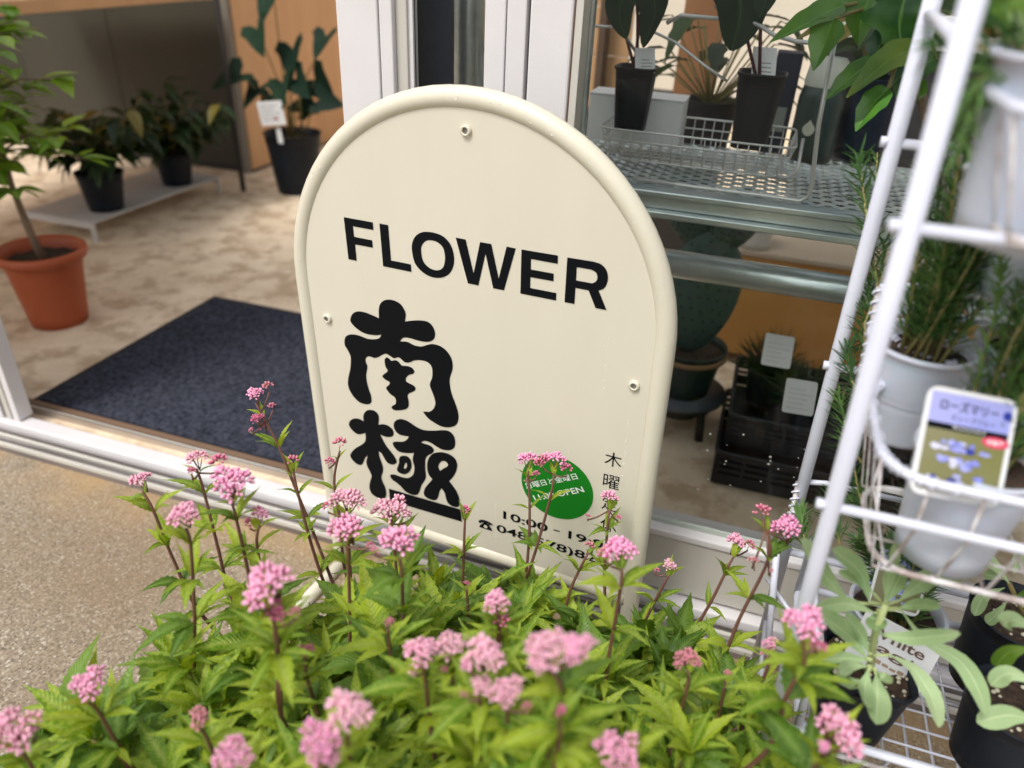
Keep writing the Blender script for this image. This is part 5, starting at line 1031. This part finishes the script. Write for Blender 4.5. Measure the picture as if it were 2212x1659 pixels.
# each flowering stem: heads as (x, y, pixel radius, kind), depth of the top, extra stem points, label
FL = [
 ([(552,852,20,'M'),(580,838,11,'S'),(556,906,17,'M'),(574,922,13,'S'),(545,930,9,'S'),(588,880,8,'S')], .86, [(600,960),(640,1060),(700,1210)], 'tallest flowering stem, a long raceme of deep pink buds against the dark doormat'),
 ([(307,1038,26,'M')], .80, [(330,1100),(375,1210),(430,1320)], 'slender stem with one small pink head, farthest left of the upper row, over the concrete'),
 ([(425,992,24,'M'),(475,1003,18,'S'),(412,1022,16,'S')], .78, [(440,1060),(470,1180),(505,1300)], 'stem with a loose group of small pink heads in front of the white sill ridge'),
 ([(500,1042,44,'B')], .70, [(510,1120),(535,1230),(560,1360)], 'flat rosy head left of centre, just above a lower small head, before the sill'),
 ([(402,1112,34,'B')], .66, [(412,1180),(420,1320),(432,1500)], 'pink head on a long straight dark stem at the left side of the clump'),
 ([(560,1114,24,'M'),(540,1132,14,'S')], .72, [(555,1180),(575,1280),(600,1400)], 'small soft pink head right of the flat rosy head'),
 ([(633,1000,13,'S')], .86, [(640,1050),(665,1150),(700,1260)], 'tiny bud head on a thin stem below the tall raceme'),
 ([(734,962,14,'S'),(711,1002,11,'S')], .88, [(722,1040),(735,1130),(745,1230)], 'stem with two tiny bud heads overlapping the lower left corner of the sign tube'),
 ([(750,1080,33,'B'),(708,1098,11,'S')], .78, [(752,1150),(760,1300),(765,1450)], 'round pink head just below the black underline character on the sign'),
 ([(748,1143,40,'B'),(800,1178,9,'S')], .70, [(752,1200),(756,1330),(760,1480)], 'broad pink head directly under the round one at the lower left of the sign'),
 ([(845,1098,33,'B'),(880,1118,11,'S')], .80, [(850,1160),(858,1260),(866,1400)], 'crisp pink head beneath the black underline bar of the sign'),
 ([(862,1166,44,'B'),(810,1188,14,'S')], .66, [(868,1240),(872,1360),(880,1500)], 'large bright pink head covering the bottom tube of the sign, left of middle'),
 ([(1005,1104,13,'S')], .88, [(1003,1160),(1000,1260),(998,1400)], 'lone bud head on a straight dark stem left of the telephone emblem'),
 ([(1140,996,24,'M'),(1165,1004,14,'S'),(1140,1043,8,'S'),(1158,1025,9,'S')], .90, [(1144,1080),(1142,1180),(1128,1290)], 'straight stem with a flat-topped pink head at the left of the green disc'),
 ([(1196,994,25,'M'),(1174,1000,13,'S'),(1224,1018,13,'S')], .88, [(1192,1060),(1160,1180),(1120,1300)], 'slanting stem with a crisp pink head overlapping the top of the green disc'),
 ([(1318,1074,25,'M'),(1270,1117,8,'S'),(1336,1120,8,'S')], .90, [(1313,1130),(1306,1230),(1300,1330)], 'stem with a crisp pink head hiding the third vertical character on the sign'),
 ([(1340,1193,38,'B'),(1308,1197,19,'S')], .66, [(1342,1260),(1318,1400),(1290,1540)], 'soft bright pink head low on the right side of the sign, on a thick stem'),
 ([(1272,1184,11,'S')], .88, [(1262,1210),(1230,1280),(1205,1380)], 'tiny reddish bud head with dark leaves over the telephone number'),
 ([(1447,1222,17,'M'),(1416,1233,9,'S')], .84, [(1430,1270),(1390,1350),(1360,1440)], 'small bud group just right of the sign foot, before the window rail'),
 ([(1588,1172,26,'M'),(1618,1178,14,'S')], .84, [(1570,1230),(1530,1310),(1470,1400)], 'sprawling half-open head over the shop window rail'),
 ([(1647,1111,17,'S'),(1698,1142,34,'B'),(1628,1216,16,'S'),(1664,1236,10,'S')], .72, [(1662,1200),(1600,1330),(1530,1480)], 'right-hand stem with two pink heads against the lower end of the far white rail'),
 ([(1735,1348,46,'B'),(1765,1395,22,'M')], .56, [(1735,1440),(1700,1500),(1640,1640)], 'blurred large pink head in front of the white rack rail at the right'),
 ([(1812,1578,46,'B'),(1775,1612,18,'M')], .52, [(1770,1640),(1740,1700),(1700,1760)], 'big pink head at the lower right, in front of the sage pot'),
 ([(574,1265,56,'B')], .56, [(590,1330),(600,1440),(612,1560)], 'large pale pink head standing over the left part of the leaf mass'),
 ([(594,1322,32,'M'),(638,1326,13,'S')], .57, [(600,1390),(606,1480),(618,1580)], 'smaller pink head tucked just under the large pale pink one'),
 ([(190,1480,40,'B')], .60, [(215,1540),(255,1610),(310,1690)], 'pink head leaning out over the concrete at the lower left'),
 ([(32,1572,44,'B'),(75,1582,18,'S')], .54, [(60,1640),(90,1700),(150,1780)], 'pink head at the lower left corner of the photo'),
 ([(430,1550,26,'M')], .58, [(445,1590),(470,1650),(500,1720)], 'small pink head low among the leaves, left of middle'),
 ([(503,1628,36,'B')], .50, [(515,1670),(530,1720),(550,1780)], 'pink head at the bottom edge, left of middle'),
 ([(660,1406,20,'M'),(634,1430,9,'S')], .62, [(662,1460),(680,1520),(705,1590)], 'little pink head alone between the leaves below the sign corner'),
 ([(752,1545,52,'B')], .48, [(752,1620),(765,1690),(780,1760)], 'big soft pink head, upper one of a blurred pair at the bottom'),
 ([(690,1600,44,'B'),(716,1632,26,'M')], .47, [(705,1670),(720,1720),(740,1780)], 'big soft pink head, lower one of a blurred pair at the bottom'),
 ([(915,1410,38,'B'),(898,1448,18,'M')], .56, [(920,1480),(930,1570),(945,1680)], 'pale pink head with a small side head, left of the bottom centre'),
 ([(975,1392,30,'B'),(957,1443,12,'S')], .57, [(978,1450),(975,1540),(965,1650)], 'pale pink head touching its neighbour, just left of the bottom centre'),
 ([(1045,1420,46,'B'),(1008,1436,16,'M')], .52, [(1046,1500),(1040,1590),(1030,1690)], 'full pale pink head at the bottom centre above two lower ones'),
 ([(1034,1480,28,'M'),(1002,1500,12,'S')], .52, [(1038,1540),(1036,1620),(1030,1700)], 'small round pink head below the full one at the bottom centre'),
 ([(1095,1494,36,'B'),(1138,1530,11,'S')], .51, [(1095,1560),(1080,1640),(1060,1730)], 'pink head right of the small round one at the bottom centre'),
 ([(1180,1400,44,'B'),(1245,1402,40,'B'),(1160,1440,22,'M')], .47, [(1212,1490),(1190,1590),(1160,1700)], 'widest, most blurred pink double head in the middle of the clump'),
 ([(1075,1300,31,'B')], .62, [(1078,1350),(1072,1420),(1066,1500)], 'upright pink head above the bottom centre, under the sign stand'),
 ([(1081,1345,18,'S')], .63, [(1080,1380),(1076,1440),(1070,1510)], 'small side head just under the upright pink head'),
 ([(1335,1618,40,'B')], .48, [(1330,1670),(1310,1740),(1290,1800)], 'round blurred pink head at the bottom edge, right of middle'),
 ([(1485,1424,28,'M'),(1465,1440,10,'S')], .64, [(1485,1480),(1460,1570),(1430,1650)], 'pink head over the right part of the leaves, under the window rail'),
 ([(1567,1459,15,'S')], .70, [(1562,1500),(1545,1570),(1520,1640)], 'tiny dark pink bud head left of the near white rail'),
 ([(1665,1392,18,'M'),(1656,1412,14,'S')], .70, [(1655,1450),(1620,1530),(1570,1620)], 'dark pink bud head in front of the foot of the white rail'),
 ([(1208,1536,16,'S')], .47, [(1210,1580),(1200,1650),(1190,1720)], 'round pink knob-like bud below the widest double head'),
 ([(838,1346,15,'S')], .64, [(840,1390),(848,1450),(860,1520)], 'faint little pink bud head amid the leaves left of centre'),
 ([(1008,1264,11,'S')], .82, [(1010,1300),(1014,1360),(1020,1430)], 'tiny crimson bud head directly below the bottom tube of the sign'),
]
def grounded(A):       # continue the stem from its lowest seen point down to the soil
    a = A[0]; b = Vector((BASEX+(a.x-BASEX)*.62, BASEY+(a.y-BASEY)*.62, .07)); b.x = max(-.46, min(.065, b.x)); b.y = max(.33, min(.62, b.y))
    return [b, b.lerp(a,.5)+Vector((0,0,.01))] + A
for heads, dpt, stems, label in FL:
    tp_ = pt(heads[0][0], heads[0][1]+heads[0][2]*.9, dpt); n_ = len(stems); P = []
    for i, (x, y) in enumerate(stems):
        r = ray(x, y); dd = dpt; P.append(EYE + r*(dpt*(1-.0*i)))
    # keep the plant upright: points stay roughly over its own patch of soil
    tgt = Vector((BASEX+(tp_.x-BASEX)*.72, BASEY+(tp_.y-BASEY)*.72, 0))
    Q = []
    for (x, y), i in zip(stems, range(n_)):
        r = ray(x, y); u = (i+1)/(n_+.6); yy = tp_.y*(1-u*.5)+tgt.y*u*.5; q = EYE + r*(yy/r.y)
        if q.z > .03: Q.append(q)
    A = grounded(Q[::-1]) + [tp_]
    t = empty('flowering_plant', A[0], label, 'flower', 'pink-budded flowering stems of the clump')
    near = dpt < .7; rs = .0022
    MB().tube([qp(A, i/24) for i in range(25)], [rs*(1.25-.65*i/24) for i in range(25)], 7).build('stem', STEMM, t)
    ax = (A[-1]-qp(A,.9)).normalized()
    for k, (x, y, r, kd) in enumerate(heads):
        dk = dpt + (0 if k == 0 else random.uniform(-.012,.012)); c = pt(x, y, dk); rad = r/FPX*dk*(1.02 if kd != 'S' else 1.15)
        put_head(kd, c, rad, t, ax)
        if k:
            j_ = qp(A, 1-.012*k-.05); e_ = c - Vector((0,0,rad*.9)); MB().tube([j_, j_.lerp(e_,.55)+Vector((0,0,-.002)), e_], .0011, 5).build('side_stem', STEMM, t)
    L0 = sum((A[i+1]-A[i]).length for i in range(len(A)-1)); nn = max(4, int(L0/.062)); ts = [1-.085-k*(.80/nn) for k in range(nn)]
    nodes(t, A, ts[:1], .03, .024, 0, False, .5); nodes(t, A, ts[1:], .078 if near else .056 if dpt < .83 else .040, .028, .14)
# leafy shoots without flowers, filling the clump
pts_ = []; tries = 0
while len(pts_) < 90 and tries < 6000:
    tries += 1; x = random.uniform(-.55,.13); y = random.uniform(.27,.665)
    if x < -.47 and y > .50: continue
    lim = .66 - .10*max(0, (x-.0)/.12) - .30*max(0, (-.30-x)/.22)
    if y > lim: continue
    if any((x-a)**2+(y-b)**2 < .026**2 for a, b, *_ in pts_): continue
    pts_.append((x, y))
for k, (x, y) in enumerate(pts_):
    edge = max(0, (-.38-x)/.17); h = random.uniform(.19,.35)*(1-.35*min(1,edge))
    if y > .50: h = min(h, .275 - .42*(y-.50))
    if y < .36: h = min(h+.03, .34)
    top_ = Vector((x, y, h)); b = Vector((max(-.46,min(.065,x*.8-.03)), max(.33,min(.62,BASEY+(y-BASEY)*.75)), .07)); A = [b, b.lerp(top_,.5)+Vector((0,0,.02)), top_]
    t = empty('leafy_shoot', b, 'leafy green shoot without flowers among the pink-budded stems', 'plant', 'flowerless leafy shoots of the clump')
    MB().tube([qp(A, i/10) for i in range(11)], [.0024*(1.2-.6*i/10) for i in range(11)], 6).build('stem', STEMM if random.random() < .6 else STEMG, t)
    nodes(t, A, (1.0,.90,.76,.60,.42), .108*min(1,h/.24+.1), .058*min(1,h/.22), .5 if h < .24 else .2)
